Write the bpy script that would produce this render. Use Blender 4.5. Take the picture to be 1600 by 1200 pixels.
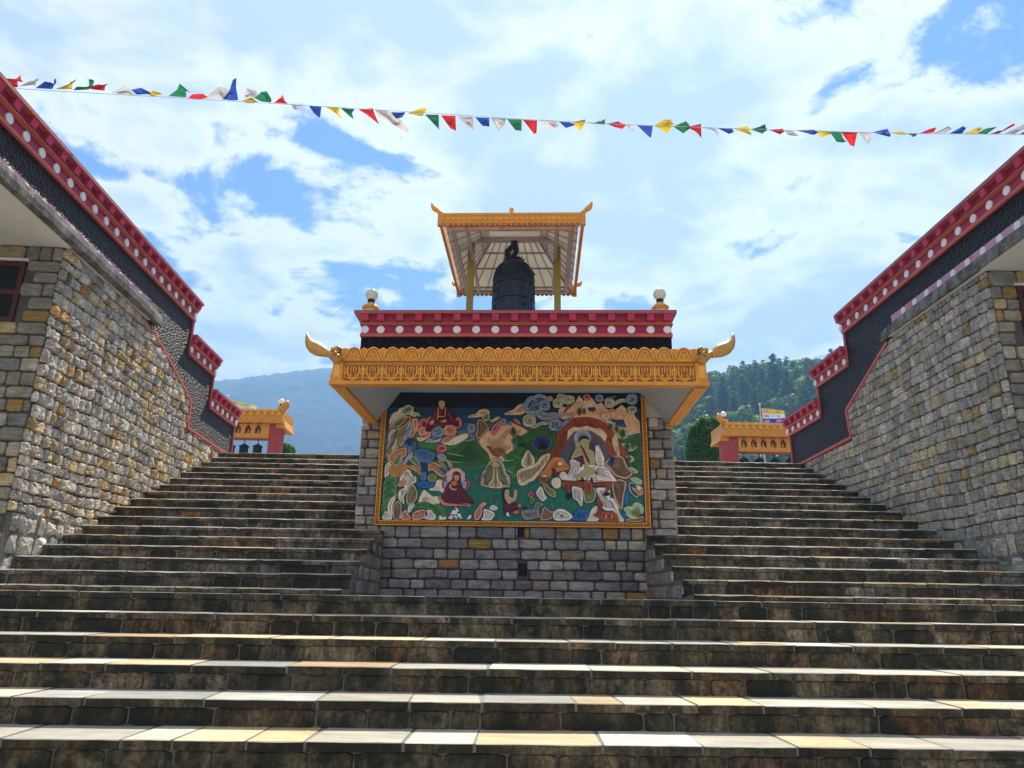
import bpy, bmesh, math, random
from mathutils import Vector, Matrix, noise
PI = math.pi
sc = bpy.context.scene
for o in list(bpy.data.objects): bpy.data.objects.remove(o)
C = sc.collection
# ---------------------------------------------------------------- camera
cam = bpy.data.cameras.new('camera'); co = bpy.data.objects.new('camera', cam); C.objects.link(co); sc.camera = co
PITCH, YAW, ROLL = 0.2952, math.radians(1.2), 0.0152
cam.sensor_fit = 'HORIZONTAL'; cam.sensor_width = 36.0; cam.lens = 36.0*1110/1600
cam.clip_start = 0.05; cam.clip_end = 6000
F = Vector((math.sin(YAW)*math.cos(PITCH), math.cos(YAW)*math.cos(PITCH), math.sin(PITCH)))
Rr = Vector((math.cos(YAW), -math.sin(YAW), 0)); U = Rr.cross(F)
R2 = Rr*math.cos(ROLL)+U*math.sin(ROLL); U2 = U*math.cos(ROLL)-Rr*math.sin(ROLL)
M = Matrix((R2, U2, -F)).transposed().to_4x4(); co.matrix_world = M
# ---------------------------------------------------------------- sun, sky, exposure
SUN = Vector((0.25, 1.0, 1.68)).normalized()
sl = bpy.data.lights.new('sun', 'SUN'); so = bpy.data.objects.new('sun', sl); C.objects.link(so)
sl.energy = 5.0; sl.angle = math.radians(0.5); sl.color = (1.0, 0.91, 0.76)
so.rotation_euler = SUN.to_track_quat('Z', 'Y').to_euler()
w = bpy.data.worlds.new('World'); sc.world = w; w.use_nodes = True
nt = w.node_tree; nt.nodes.clear(); N = nt.nodes.new; L = nt.links.new
out = N('ShaderNodeOutputWorld'); bg = N('ShaderNodeBackground'); L(bg.outputs[0], out.inputs[0])
sky = N('ShaderNodeTexSky'); sky.sky_type = 'NISHITA'; sky.sun_disc = False
sky.sun_elevation = math.asin(SUN.z); sky.sun_rotation = math.atan2(SUN.x, SUN.y)
sky.air_density = 1.0; sky.dust_density = 0.2; sky.ozone_density = 3.0; sky.altitude = 1500
bg.inputs[1].default_value = 0.062
tc = N('ShaderNodeTexCoord'); sep = N('ShaderNodeSeparateXYZ'); L(tc.outputs['Generated'], sep.inputs[0])
def math_(op, a, b=None, c=None):
    m = N('ShaderNodeMath'); m.operation = op
    for i, v in enumerate((a, b, c)):
        if v is None: continue
        if isinstance(v, (int, float)): m.inputs[i].default_value = v
        else: L(v, m.inputs[i])
    return m.outputs[0]
zz = math_('ADD', math_('MAXIMUM', sep.outputs[2], 0.0), 0.16)
cmb = N('ShaderNodeCombineXYZ'); L(math_('DIVIDE', sep.outputs[0], zz), cmb.inputs[0]); L(math_('DIVIDE', sep.outputs[1], zz), cmb.inputs[1])
cmb.inputs[2].default_value = CLOUD_SEED = 9.1
def wnoise(scale, detail, rough, dist):
    n = N('ShaderNodeTexNoise'); n.inputs['Scale'].default_value = scale; n.inputs['Detail'].default_value = detail
    n.inputs['Roughness'].default_value = rough; n.inputs['Distortion'].default_value = dist; L(cmb.outputs[0], n.inputs['Vector']); return n.outputs[0]
n1 = wnoise(0.62, 6, 0.60, 0.5); n2 = wnoise(3.2, 8, 0.70, 0.4)
wv = N('ShaderNodeTexNoise'); wv.inputs['Scale'].default_value = 2.2; wv.inputs['Detail'].default_value = 3; L(cmb.outputs[0], wv.inputs['Vector'])
vm = N('ShaderNodeVectorMath'); vm.operation = 'MULTIPLY_ADD'; L(wv.outputs[1], vm.inputs[0]); vm.inputs[1].default_value = (.5, .5, .5); L(cmb.outputs[0], vm.inputs[2])
vo = N('ShaderNodeTexVoronoi'); vo.feature = 'F1'; vo.inputs['Scale'].default_value = 1.9; vo.inputs['Detail'].default_value = 3; vo.inputs['Roughness'].default_value = .58; L(vm.outputs[0], vo.inputs['Vector'])
puff = math_('SUBTRACT', 1.0, vo.outputs['Distance'])
den = math_('ADD', math_('ADD', math_('MULTIPLY', n1, 0.62), math_('MULTIPLY', n2, 0.30)), math_('MULTIPLY', math_('SUBTRACT', puff, 0.5), 0.22))
cr = N('ShaderNodeMapRange'); cr.interpolation_type = 'SMOOTHSTEP'; cr.inputs[1].default_value = 0.288; cr.inputs[2].default_value = 0.338; L(den, cr.inputs[0])
shade = N('ShaderNodeMapRange'); shade.inputs[1].default_value = 0.35; shade.inputs[2].default_value = 0.44; L(den, shade.inputs[0])
cm = N('ShaderNodeMix'); cm.data_type = 'RGBA'; L(shade.outputs[0], cm.inputs[0]); cm.inputs[6].default_value = (9.6, 9.3, 8.8, 1); cm.inputs[7].default_value = (5.5, 5.9, 6.5, 1)
tint = N('ShaderNodeMix'); tint.data_type = 'RGBA'; tint.blend_type = 'MULTIPLY'; tint.inputs[0].default_value = 1; L(sky.outputs[0], tint.inputs[6]); tint.inputs[7].default_value = (.80, .95, 1.38, 1)
mix = N('ShaderNodeMix'); mix.data_type = 'RGBA'; L(math_('MULTIPLY', cr.outputs[0], 0.92), mix.inputs[0]); L(tint.outputs[2], mix.inputs[6]); L(cm.outputs[2], mix.inputs[7])
L(mix.outputs[2], bg.inputs[0])
sc.view_settings.view_transform = 'Standard'; sc.view_settings.look = 'None'; sc.view_settings.exposure = 1.05; sc.view_settings.gamma = 1
sc.view_settings.use_curve_mapping = False
sc.render.engine = 'CYCLES'; sc.cycles.max_bounces = 6; sc.cycles.diffuse_bounces = 3; sc.cycles.volume_bounces = 0; sc.cycles.use_denoising = True

# ================================================================ helpers
rng = random.Random(7)
def S3(r, g, b):
    f = lambda v: (v/255/12.92) if v/255 < .04 else ((v/255+.055)/1.055)**2.4
    return (f(r), f(g), f(b))
class MB:
    def __init__(s): s.v = []; s.f = []; s.c = []; s.m = []
    def add(s, vs, fs, col=None, m=0):
        n = len(s.v); s.v += [tuple(p) for p in vs]
        for f in fs: s.f.append(tuple(n+i for i in f)); s.c.append(col); s.m.append(m)
    def box(s, a, b, col=None, m=0, fn=None, rot=None):
        (x0, y0, z0), (x1, y1, z1) = a, b
        vs = [(x0,y0,z0),(x1,y0,z0),(x1,y1,z0),(x0,y1,z0),(x0,y0,z1),(x1,y0,z1),(x1,y1,z1),(x0,y1,z1)]
        if fn: vs = [fn(*p) for p in vs]
        s.add(vs, [(0,3,2,1),(4,5,6,7),(0,1,5,4),(1,2,6,5),(2,3,7,6),(3,0,4,7)], col, m)
    def prism(s, poly, h0, h1, fn, col=None, m=0, side=None):
        n = len(poly); vs = [fn(a, b, h0) for a, b in poly]+[fn(a, b, h1) for a, b in poly]
        s.add(vs, [tuple(range(n))[::-1]], col, m)
        k = len(s.v)-2*n
        s.f.append(tuple(k+n+i for i in range(n))); s.c.append(col); s.m.append(m)
        for i in range(n):
            j = (i+1) % n; s.f.append((k+i, k+j, k+n+j, k+n+i)); s.c.append(side or col); s.m.append(m)
    def tube(s, pts, r, col=None, m=0, n=6, flat=1.0, cap=True):
        pts = [Vector(p) for p in pts]; rs = r if isinstance(r, (list, tuple)) else [r]*len(pts)
        rings = []; prev = None
        for i, p in enumerate(pts):
            d = (pts[min(i+1, len(pts)-1)]-pts[max(i-1, 0)]).normalized()
            if prev is None:
                a = d.orthogonal().normalized()
            else:
                a = (prev-d*prev.dot(d)); a = a.normalized() if a.length > 1e-6 else d.orthogonal().normalized()
            prev = a; b = d.cross(a)
            rings.append([p+(a*math.cos(2*PI*k/n)+b*math.sin(2*PI*k/n)*flat)*rs[i] for k in range(n)])
        vs = [q for r_ in rings for q in r_]; fs = []
        for i in range(len(pts)-1):
            for k in range(n): fs.append((i*n+k, i*n+(k+1) % n, (i+1)*n+(k+1) % n, (i+1)*n+k))
        if cap: fs += [tuple(range(n))[::-1], tuple((len(pts)-1)*n+k for k in range(n))]
        s.add(vs, fs, col, m)
    def lathe(s, prof, c, col=None, m=0, n=20, a0=0):
        vs = []; fs = []
        for r, z in prof:
            for k in range(n): vs.append((c[0]+r*math.cos(a0+2*PI*k/n), c[1]+r*math.sin(a0+2*PI*k/n), c[2]+z))
        for i in range(len(prof)-1):
            for k in range(n): fs.append((i*n+k, i*n+(k+1) % n, (i+1)*n+(k+1) % n, (i+1)*n+k))
        if prof[0][0] > 1e-5: fs.append(tuple(range(n))[::-1])
        if prof[-1][0] > 1e-5: fs.append(tuple((len(prof)-1)*n+k for k in range(n)))
        s.add(vs, fs, col, m)
    def mesh(s, name, mats, smooth=False, fix=True):
        me = bpy.data.meshes.new(name); me.from_pydata(s.v, [], s.f)
        for m in (mats if isinstance(mats, (list, tuple)) else [mats]): me.materials.append(m)
        if any(s.m): me.polygons.foreach_set('material_index', s.m)
        if any(c is not None for c in s.c):
            ca = me.color_attributes.new('col', 'FLOAT_COLOR', 'CORNER'); buf = []
            for f, c in zip(s.f, s.c):
                c = c or (.5, .5, .5); buf += [c[0], c[1], c[2], 1.0]*len(f)
            ca.data.foreach_set('color', buf)
        if fix:
            bm = bmesh.new(); bm.from_mesh(me); bmesh.ops.recalc_face_normals(bm, faces=bm.faces[:]); bm.to_mesh(me); bm.free()
        if smooth: me.polygons.foreach_set('use_smooth', [True]*len(me.polygons))
        me.update(); return me
    def build(s, name, mats, parent=None, smooth=False, fix=True, loc=None):
        return link(name, s.mesh(name, mats, smooth, fix), parent, loc)
def link(name, me, parent=None, loc=None):
    o = bpy.data.objects.new(name, me); C.objects.link(o)
    if parent: o.parent = parent
    if loc: o.location = loc
    return o
def tag(o, label=None, cat=None, group=None, kind=None):
    if label: o['label'] = label
    if cat: o['category'] = cat
    if group: o['group'] = group
    if kind: o['kind'] = kind
    return o
def thing(name, label, cat, loc=(0, 0, 0), rz=0, group=None):
    o = bpy.data.objects.new(name, None); C.objects.link(o); o.location = loc; o.rotation_euler = (0, 0, rz)
    o.empty_display_size = .2
    return tag(o, label, cat, group)
def setting(name, loc=(0, 0, 0), rz=0):
    o = bpy.data.objects.new(name, None); C.objects.link(o); o.location = loc; o.rotation_euler = (0, 0, rz); o['kind'] = 'structure'; return o

# ================================================================ materials
def material(name, base=None, rough=.8, metal=0., spec=.4, attr=False, var=.25, vscale=3., bump=.0, bscale=20., bdist=.01, streak=None, dirt=None, dscale=2., dlev=(.45, .65), alpha=None, trans=None, vor=None, fine=None):
    m = bpy.data.materials.new(name); m.use_nodes = True; t = m.node_tree; t.nodes.clear()
    n = t.nodes.new; l = t.links.new
    o = n('ShaderNodeOutputMaterial'); p = n('ShaderNodeBsdfPrincipled'); l(p.outputs[0], o.inputs[0])
    p.inputs['Roughness'].default_value = rough; p.inputs['Metallic'].default_value = metal; p.inputs['Specular IOR Level'].default_value = spec
    geo = n('ShaderNodeNewGeometry'); pos = geo.outputs['Position']
    def nz(scale, detail=6, rgh=.6, vec=None, dist=0.):
        x = n('ShaderNodeTexNoise'); x.inputs['Scale'].default_value = scale; x.inputs['Detail'].default_value = detail; x.inputs['Roughness'].default_value = rgh
        x.inputs['Distortion'].default_value = dist; l(vec or pos, x.inputs['Vector']); return x.outputs[0]
    def mr(x, a, b, c, d):
        q = n('ShaderNodeMapRange'); q.inputs[1].default_value = a; q.inputs[2].default_value = b; q.inputs[3].default_value = c; q.inputs[4].default_value = d; l(x, q.inputs[0]); return q.outputs[0]
    if attr:
        at = n('ShaderNodeVertexColor'); at.layer_name = 'col'; col = at.outputs[0]
    else:
        rg = n('ShaderNodeRGB'); rg.outputs[0].default_value = (*base, 1); col = rg.outputs[0]
    def mixc(fac, a, b, mode='MIX'):
        q = n('ShaderNodeMix'); q.data_type = 'RGBA'; q.blend_type = mode
        if isinstance(fac, float): q.inputs[0].default_value = fac
        else: l(fac, q.inputs[0])
        l(a, q.inputs[6])
        if isinstance(b, tuple): q.inputs[7].default_value = (*b, 1)
        else: l(b, q.inputs[7])
        return q.outputs[2]
    def scalev(sx):
        mp = n('ShaderNodeMapping'); mp.inputs['Scale'].default_value = sx; l(pos, mp.inputs['Vector']); return mp.outputs[0]
    g = mr(nz(vscale, 8, .65), .3, .7, 1-var, 1+var)
    gc = n('ShaderNodeCombineColor'); [l(g, gc.inputs[i]) for i in range(3)]
    col = mixc(1.0, col, gc.outputs[0], 'MULTIPLY')
    if fine:
        g2 = mr(nz(fine[0], 4, .7), .3, .7, 1-fine[1], 1+fine[1]); gc2 = n('ShaderNodeCombineColor'); [l(g2, gc2.inputs[i]) for i in range(3)]
        col = mixc(1.0, col, gc2.outputs[0], 'MULTIPLY')
    if streak:
        sv = scalev(streak[0]); g3 = mr(nz(1., 6, .6, sv, .6), .35, .65, 1-streak[1], 1+streak[1]); gc3 = n('ShaderNodeCombineColor'); [l(g3, gc3.inputs[i]) for i in range(3)]
        col = mixc(1.0, col, gc3.outputs[0], 'MULTIPLY')
    if dirt:
        col = mixc(mr(nz(dscale, 8, .7), dlev[0], dlev[1], 0., dirt[3] if len(dirt) > 3 else .85), col, dirt[:3])
    l(col, p.inputs['Base Color'])
    if bump or vor:
        h = nz(bscale, 8, .7)
        if streak:
            h2 = nz(2., 5, .6, scalev(streak[0]), .5); ad = n('ShaderNodeMath'); ad.operation = 'ADD'; l(h, ad.inputs[0]); l(h2, ad.inputs[1]); h = ad.outputs[0]
        if vor:
            v = n('ShaderNodeTexVoronoi'); v.inputs['Scale'].default_value = vor; l(pos, v.inputs['Vector']); h = v.outputs['Distance']
        b = n('ShaderNodeBump'); b.inputs['Strength'].default_value = bump or 1.; b.inputs['Distance'].default_value = bdist; l(h, b.inputs['Height']); l(b.outputs[0], p.inputs['Normal'])
    if trans: p.inputs['Transmission Weight'].default_value = trans
    return m
m_wall = material('wall_stone', attr=True, rough=.85, var=.38, vscale=11, bump=1., bscale=26, bdist=.035, fine=(60, .4), streak=((8, 8, 55), .3))
m_wallsmooth = material('dressed_stone', attr=True, rough=.8, var=.3, vscale=8, bump=.7, bscale=26, bdist=.01, fine=(60, .25), streak=((5, 5, 40), .28), dirt=(.05, .05, .045, .5), dscale=1.6, dlev=(.55, .75))
m_joint = material('step_mortar', (.17, .15, .115), .95, var=.2, vscale=9, bump=.4, bscale=50, bdist=.006)
m_tjoint = material('tread_joint_mortar', (.20, .195, .175), .95, var=.2, vscale=9, bump=.4, bscale=50, bdist=.004)
m_mortar = material('mortar', (.085, .08, .07), .95, var=.3, vscale=9, bump=.6, bscale=60, bdist=.01)
m_step = material('step_stone', attr=True, rough=.75, var=.16, vscale=4, bump=.4, bscale=35, bdist=.004, fine=(60, .08), streak=((2.5, 12, 3), .16))
m_riser = material('riser_stone', attr=True, rough=.9, var=.6, vscale=9, bump=1., bscale=30, bdist=.015, fine=(45, .6), streak=((16, 16, 4), .6), dirt=(.014, .015, .008, .92), dscale=4.5, dlev=(.44, .56))  # mossy mottling, with the shade of the risers darkened into it
m_black = material('black_pebble_dash', (.009, .006, .008), .42, spec=.28, var=.5, vscale=28, vor=34, bump=1., bdist=.1, fine=(60, .9))
m_red = material('crimson_paint', (.30, .004, .030), .5, var=.14, vscale=5, bump=.2, bscale=60, bdist=.003, fine=(40, .1), dirt=(.45, .16, .2, .5), dscale=7., dlev=(.62, .78))
m_red2 = material('crimson_block_paint', (.44, .022, .07), .5, var=.16, vscale=8, bump=.2, bscale=60, bdist=.003, fine=(40, .12))
m_pink = material('rose_trim_paint', (.50, .10, .075), .6, var=.16, vscale=6, bump=.2, bscale=50, bdist=.003, dirt=(.2, .07, .07, .5), dscale=5, dlev=(.55, .75))
m_capred = material('cap_paint', (.40, .09, .10), .6, var=.25, vscale=4, bump=.3, bscale=40, bdist=.004, dirt=(.09, .06, .06, .7), dscale=4, dlev=(.5, .7))
m_captop = material('cap_top', (.09, .07, .075), .9, var=.3, bump=.3, bscale=40, bdist=.01)
m_disc = material('white_disc_paint', (.72, .73, .75), .6, var=.07, vscale=20)
m_pipe = material('copper_pipe', (.42, .17, .06), .4, metal=.3, var=.2)
m_band = material('weathered_band', (.50, .33, .42), .8, var=.2, vscale=6, bump=.3, bscale=40, bdist=.004, dirt=(.4, .08, .16, .8), dscale=6, dlev=(.45, .65))
m_conc = material('mossy_concrete', (.20, .195, .175), .95, var=.35, vscale=4, bump=.9, bscale=22, bdist=.02, streak=((14, 14, 2), .3), dirt=(.045, .042, .035, .85), dscale=5, dlev=(.42, .6))
m_plaster = material('white_plaster', (.56, .57, .56), .85, var=.08, vscale=2, bump=.15, bscale=30, bdist=.003, dirt=(.3, .3, .27, .5), dscale=1.5, dlev=(.5, .8))
m_ceil = material('soffit_plaster', (.47, .52, .58), .85, var=.05, vscale=2)
m_gold = material('ochre_gold_paint', (.68, .27, .018), .5, var=.14, vscale=7, bump=.25, bscale=40, bdist=.003, fine=(30, .1), dirt=(.3, .11, .02, .6), dscale=9, dlev=(.55, .75))
m_golddk = material('ochre_recess_paint', (.30, .085, .008), .6, var=.18, vscale=9, fine=(60, .25))
m_goldlt = material('ochre_relief_paint', (.80, .37, .04), .45, var=.12, vscale=10, bump=.2, bscale=60, bdist=.002)
m_brass = material('brass_horn_paint', (.46, .25, .05), .38, metal=.25, spec=.6, var=.22, vscale=8, bump=.2, bscale=25, bdist=.004)
m_mural = material('mural_paint', attr=True, rough=.6, var=.22, vscale=14, fine=(70, .12))
m_dark = material('dark_void', (.012, .012, .013), .8)
m_frame = material('red_window_frame', (.065, .010, .005), .5, var=.15)
m_glass = material('dark_window_mesh', (.018, .018, .018), .8, spec=.1, var=.1)
m_bell = material('blued_bell_metal', (.020, .028, .042), .42, metal=.55, spec=.6, var=.35, vscale=9, bump=.35, bscale=40, bdist=.004)
m_bellr = material('worn_bell_relief', (.075, .082, .078), .5, metal=.4, var=.3, vscale=20)
m_post = material('olive_yellow_post', (.36, .25, .03), .5, var=.15, vscale=3)
m_beam = material('pale_rose_beam', (.50, .38, .36), .5, var=.14, vscale=6, dirt=(.2, .1, .08, .6), dscale=7, dlev=(.55, .7))
m_sheet = material('white_roof_sheet', (.62, .60, .55), .55, var=.12, vscale=3, dirt=(.3, .28, .22, .5), dscale=3, dlev=(.5, .7))
m_postred = material('red_pillar_paint', (.38, .045, .035), .6, var=.14, vscale=3, dirt=(.55, .3, .26, .4), dscale=7, dlev=(.6, .75))
m_globe = material('opal_globe', (.78, .80, .58), .15, spec=.6, var=.03, trans=.35)
m_globew = material('white_globe', (.85, .86, .86), .2, spec=.6, var=.03)
m_bark = material('bark', (.07, .05, .035), .9, var=.3, vscale=8)
def leafmat(name, base, var=.35, vs=2., trans=.25):
    m = material(name, base, .65, spec=.25, var=var, vscale=vs); t = m.node_tree; p = [x for x in t.nodes if x.type == 'BSDF_PRINCIPLED'][0]
    tr = t.nodes.new('ShaderNodeBsdfTranslucent'); mx = t.nodes.new('ShaderNodeMixShader'); mx.inputs[0].default_value = trans
    src = p.inputs['Base Color'].links[0].from_socket; t.links.new(src, tr.inputs[0])
    t.links.new(p.outputs[0], mx.inputs[1]); t.links.new(tr.outputs[0], mx.inputs[2]); t.links.new(mx.outputs[0], [x for x in t.nodes if x.type == 'OUTPUT_MATERIAL'][0].inputs[0]); return m
m_conif = leafmat('conifer_foliage', (.11, .21, .075), .5, .35)
m_conif2 = leafmat('conifer_foliage_deep', (.09, .19, .095), .5, .35)
m_decid = leafmat('yellow_green_foliage', (.24, .36, .05), .4, .4)
m_bush = leafmat('bush_foliage', (.07, .20, .012), .35, 5., .4)
m_decid2 = leafmat('mid_green_foliage', (.12, .22, .06), .5, .4)
FLAGM = {}
for k, c in dict(red=(.70, .035, .035), white=(.62, .58, .56), blue=(.035, .09, .42), yellow=(.68, .48, .03), green=(.03, .22, .09)).items():
    FLAGM[k] = leafmat('pennant_'+k, c, .12, 12, .45)
m_string = material('white_cord', (.7, .7, .7), .8)
m_pole = material('pale_pole', (.5, .52, .55), .5)
m_ground = material('ground_paving', (.20, .19, .165), .9, var=.25, vscale=1.5, bump=.3, bscale=20, bdist=.01)
m_hill = material('far_forest', (.018, .04, .05), .95, var=.4, vscale=.02, bump=1., bscale=.08, bdist=3)
m_slope = material('forest_floor', (.035, .055, .022), .95, var=.4, vscale=.2)

# ================================================================ ground, terrain
mb = MB(); mb.add([(-1200, -60, -1.62), (1200, -60, -1.62), (1200, 1200, -1.62), (-1200, 1200, -1.62)], [(0, 1, 2, 3)])
tag(mb.build('ground', m_ground, fix=False), kind='structure')
mb = MB(); mb.box((-30, 13.7, -1.6), (30, 34, 2.572)); tag(mb.build('terrace', m_ground), kind='structure')
def grid_hill(name, mt, x0, x1, y0, y1, nx, ny, fn):
    mb = MB(); vs = [(x0+(x1-x0)*i/nx, y0+(y1-y0)*j/ny, fn(x0+(x1-x0)*i/nx, y0+(y1-y0)*j/ny)) for j in range(ny+1) for i in range(nx+1)]
    mb.add(vs, [(j*(nx+1)+i, j*(nx+1)+i+1, (j+1)*(nx+1)+i+1, (j+1)*(nx+1)+i) for j in range(ny) for i in range(nx)])
    return tag(mb.build(name, mt, smooth=True, fix=False), kind='structure')
def sm(t): t = max(0, min(1, t)); return t*t*(3-2*t)
def far_h(x, y):
    az = math.degrees(math.atan2(x, 900)); t = .300+.0018*(az+20)+.004*math.sin(az*.35) if az < 5 else .345-.004*(az-5)
    if az < -23: t -= (-23-az)*.004
    h = t*900*sm((y-420)/480)*(1 if y <= 900 else 1-.35*sm((y-900)/250))
    h *= 1+.05*noise.noise((x*.01, y*.01, 0))*(1-math.exp(-((y-900)/60)**2))
    return h+noise.noise((x*.09, y*.09, 3))*2.6+noise.noise((x*.25, y*.25, 7))*2.0-3
grid_hill('far_mountain', m_hill, -760, 420, 420, 1100, 420, 110, far_h)
def near_h(x, y):
    side = .78+.0040*x if x < 60 else 1.05+.002*(x-60)
    h = 51.5*side*sm((y-55)/125)*sm((x+20)/45)
    return h+1.5*noise.noise((x*.05, y*.05, 1))-2.6
grid_hill('forest_slope', m_slope, -60, 190, 50, 240, 90, 60, near_h)
hz = MB(); hz.box((-1230, -80, -2.7), (1230, 1230, 330)); ho = tag(hz.build('haze', []), kind='stuff')
hm = bpy.data.materials.new('haze_air'); hm.use_nodes = True; t = hm.node_tree; t.nodes.clear()
o_ = t.nodes.new('ShaderNodeOutputMaterial'); pv = t.nodes.new('ShaderNodeVolumePrincipled'); pv.inputs['Color'].default_value = (.26, .54, 1., 1); pv.inputs['Density'].default_value = .0010; pv.inputs['Anisotropy'].default_value = .3
t.links.new(pv.outputs[0], o_.inputs['Volume']); ho.data.materials.append(hm)

# ================================================================ stone laying
def clip(poly, a, b, c):            # keep a*x+b*y <= c
    o = []
    for i in range(len(poly)):
        p, q = poly[i], poly[(i+1) % len(poly)]; dp = a*p[0]+b*p[1]-c; dq = a*q[0]+b*q[1]-c
        if dp <= 0: o.append(p)
        if (dp < 0 < dq) or (dq < 0 < dp):
            t = dp/(dp-dq); o.append((p[0]+(q[0]-p[0])*t, p[1]+(q[1]-p[1])*t))
    return o
def area(p): return .5*abs(sum(p[i][0]*p[(i+1) % len(p)][1]-p[(i+1) % len(p)][0]*p[i][1] for i in range(len(p))))
def stone(mb, poly, fn, h, col, rough=.4, edge=.012):
    cx = sum(p[0] for p in poly)/len(poly); cy = sum(p[1] for p in poly)/len(poly); o = []
    for i, p in enumerate(poly):
        q = poly[(i+1) % len(poly)]; ln = math.hypot(q[0]-p[0], q[1]-p[1])
        for t in ((.13, .5, .87) if ln > .07 else (.5,)):
            j = (rng.random()-.5)*.012*rough*2
            o.append((p[0]+(q[0]-p[0])*t+j, p[1]+(q[1]-p[1])*t+(rng.random()-.5)*.012*rough*2))
    n = len(o); vs = []
    for d, hh in ((0, -.012), (edge*.5, h*.55), (edge*2.2, h)):
        for x, y in o:
            ds = math.hypot(x-cx, y-cy) or 1; k = min(.5, d/ds)
            vs.append(fn(x+(cx-x)*k, y+(cy-y)*k, hh*(1+(rng.random()-.5)*rough) if hh > 0 else hh))
    vs.append(fn(cx+(rng.random()-.5)*.02, cy+(rng.random()-.5)*.02, h*(1+.5*rough*(rng.random()-.2))))
    fs = [(r*n+i, r*n+(i+1) % n, (r+1)*n+(i+1) % n, (r+1)*n+i) for r in (0, 1) for i in range(n)]+[(2*n+i, 2*n+(i+1) % n, 3*n) for i in range(n)]
    mb.add(vs, fs, col)
def courses(a0, a1, z0, z1, ch, wm, gap=.012, jit=.25, wob=.006, wav=False):
    z = z0; res = []
    while z < z1-.02:
        h = min(ch*(1+(rng.random()-.5)*jit), z1-z)
        if z1-(z+h) < ch*.4: h = z1-z
        a = a0-rng.random()*wm*.6
        while a < a1:
            w_ = wm*(.55+rng.random()*.95); b = a+w_
            if a1-b < wm*.35: b = a1
            p = [(max(a, a0)+gap/2, z+gap/2), (min(b, a1)-gap/2, z+gap/2), (min(b, a1)-gap/2, z+h-gap/2), (max(a, a0)+gap/2, z+h-gap/2)]
            if p[1][0]-p[0][0] > .03:
                p = [(x+(rng.random()-.5)*wob*2, y+(rng.random()-.5)*wob*2) for x, y in p]; res.append(p)
            a = b
        z += h
    return [[(x, zz+.012*math.sin(x*2.3+zz*1.7)+.006*math.sin(x*6.1+zz*3)) if .05 < zz < z1-.03 else (x, zz) for x, zz in p] for p in res] if wav else res
CW = 1.
def pick(tbl):
    r = rng.random()*sum(x[0] for x in tbl)
    for wgt, c in tbl:
        r -= wgt
        if r <= 0: break
    k = .68+rng.random()*.62
    return tuple(min(.8, v*k) for v in c)
LEFTC = [(5, (.55, .51, .43)), (3, (.64, .60, .51)), (2, (.45, .445, .43)), (2.6, (.60, .46, .26)), (.5, (.52, .31, .11)), (.4, (.36, .28, .11)), (.25, (.40, .20, .07))]  # tan share raised to put the wall's golden sunlight into its stones
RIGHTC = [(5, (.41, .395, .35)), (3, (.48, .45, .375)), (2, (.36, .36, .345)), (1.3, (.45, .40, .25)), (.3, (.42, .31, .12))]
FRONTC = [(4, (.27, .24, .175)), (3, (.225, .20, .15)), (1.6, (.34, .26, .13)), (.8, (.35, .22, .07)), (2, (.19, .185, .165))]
MIDC = [(5, (.29, .275, .25)), (3, (.245, .235, .22)), (2, (.37, .34, .28)), (1, (.37, .29, .18)), (.45, (.36, .21, .07)), (.8, (.17, .165, .155))]
def lay(polys, fn, tbl, hfn, parent, mt, rough, name='stone', edge=.012, cap=300, key=None):
    polys = [p for p in polys if len(p) > 2 and area(p) > .0006]
    if key: polys.sort(key=key)
    rest = MB()
    for i, p in enumerate(polys):
        mb = MB() if i < cap else rest
        stone(mb, p, fn, hfn(), pick(tbl), rough, edge)
        if i < cap: mb.build(name, mt, parent, fix=False)
    if rest.v: o = rest.build('wall_stones', mt, parent, fix=False); o['kind'] = 'stuff'
    return len(polys)

# ================================================================ staircase
KZ = [.020-.1476*j for j in range(12)]; KY = [6.086-.4*j for j in range(12)]
SZ = [None, .077, .223, .370, .518, .658, .803, .957, .1122*10, 1.288, 1.444, 1.604, 1.768, 1.93, 2.088, 2.252, 2.412, 2.583]
SY = [None]+[6.886+.4*i for i in range(17)]
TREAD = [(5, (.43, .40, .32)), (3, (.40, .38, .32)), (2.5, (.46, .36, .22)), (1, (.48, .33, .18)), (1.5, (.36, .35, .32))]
RIS = [(5, (.095, .075, .038)), (3, (.135, .108, .058)), (2, (.18, .138, .078)), (.7, (.15, .078, .028)), (.8, (.16, .10, .05)), (2, (.048, .038, .020))]  # riser and slab-front tones: moss, plus their shade painted in as darker colour
RISU = [(5, (.115, .098, .066)), (3, (.155, .132, .092)), (2, (.205, .175, .13)), (.6, (.22, .11, .033)), (2, (.062, .053, .035))]  # upper flights, shade likewise put into the colour
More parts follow.
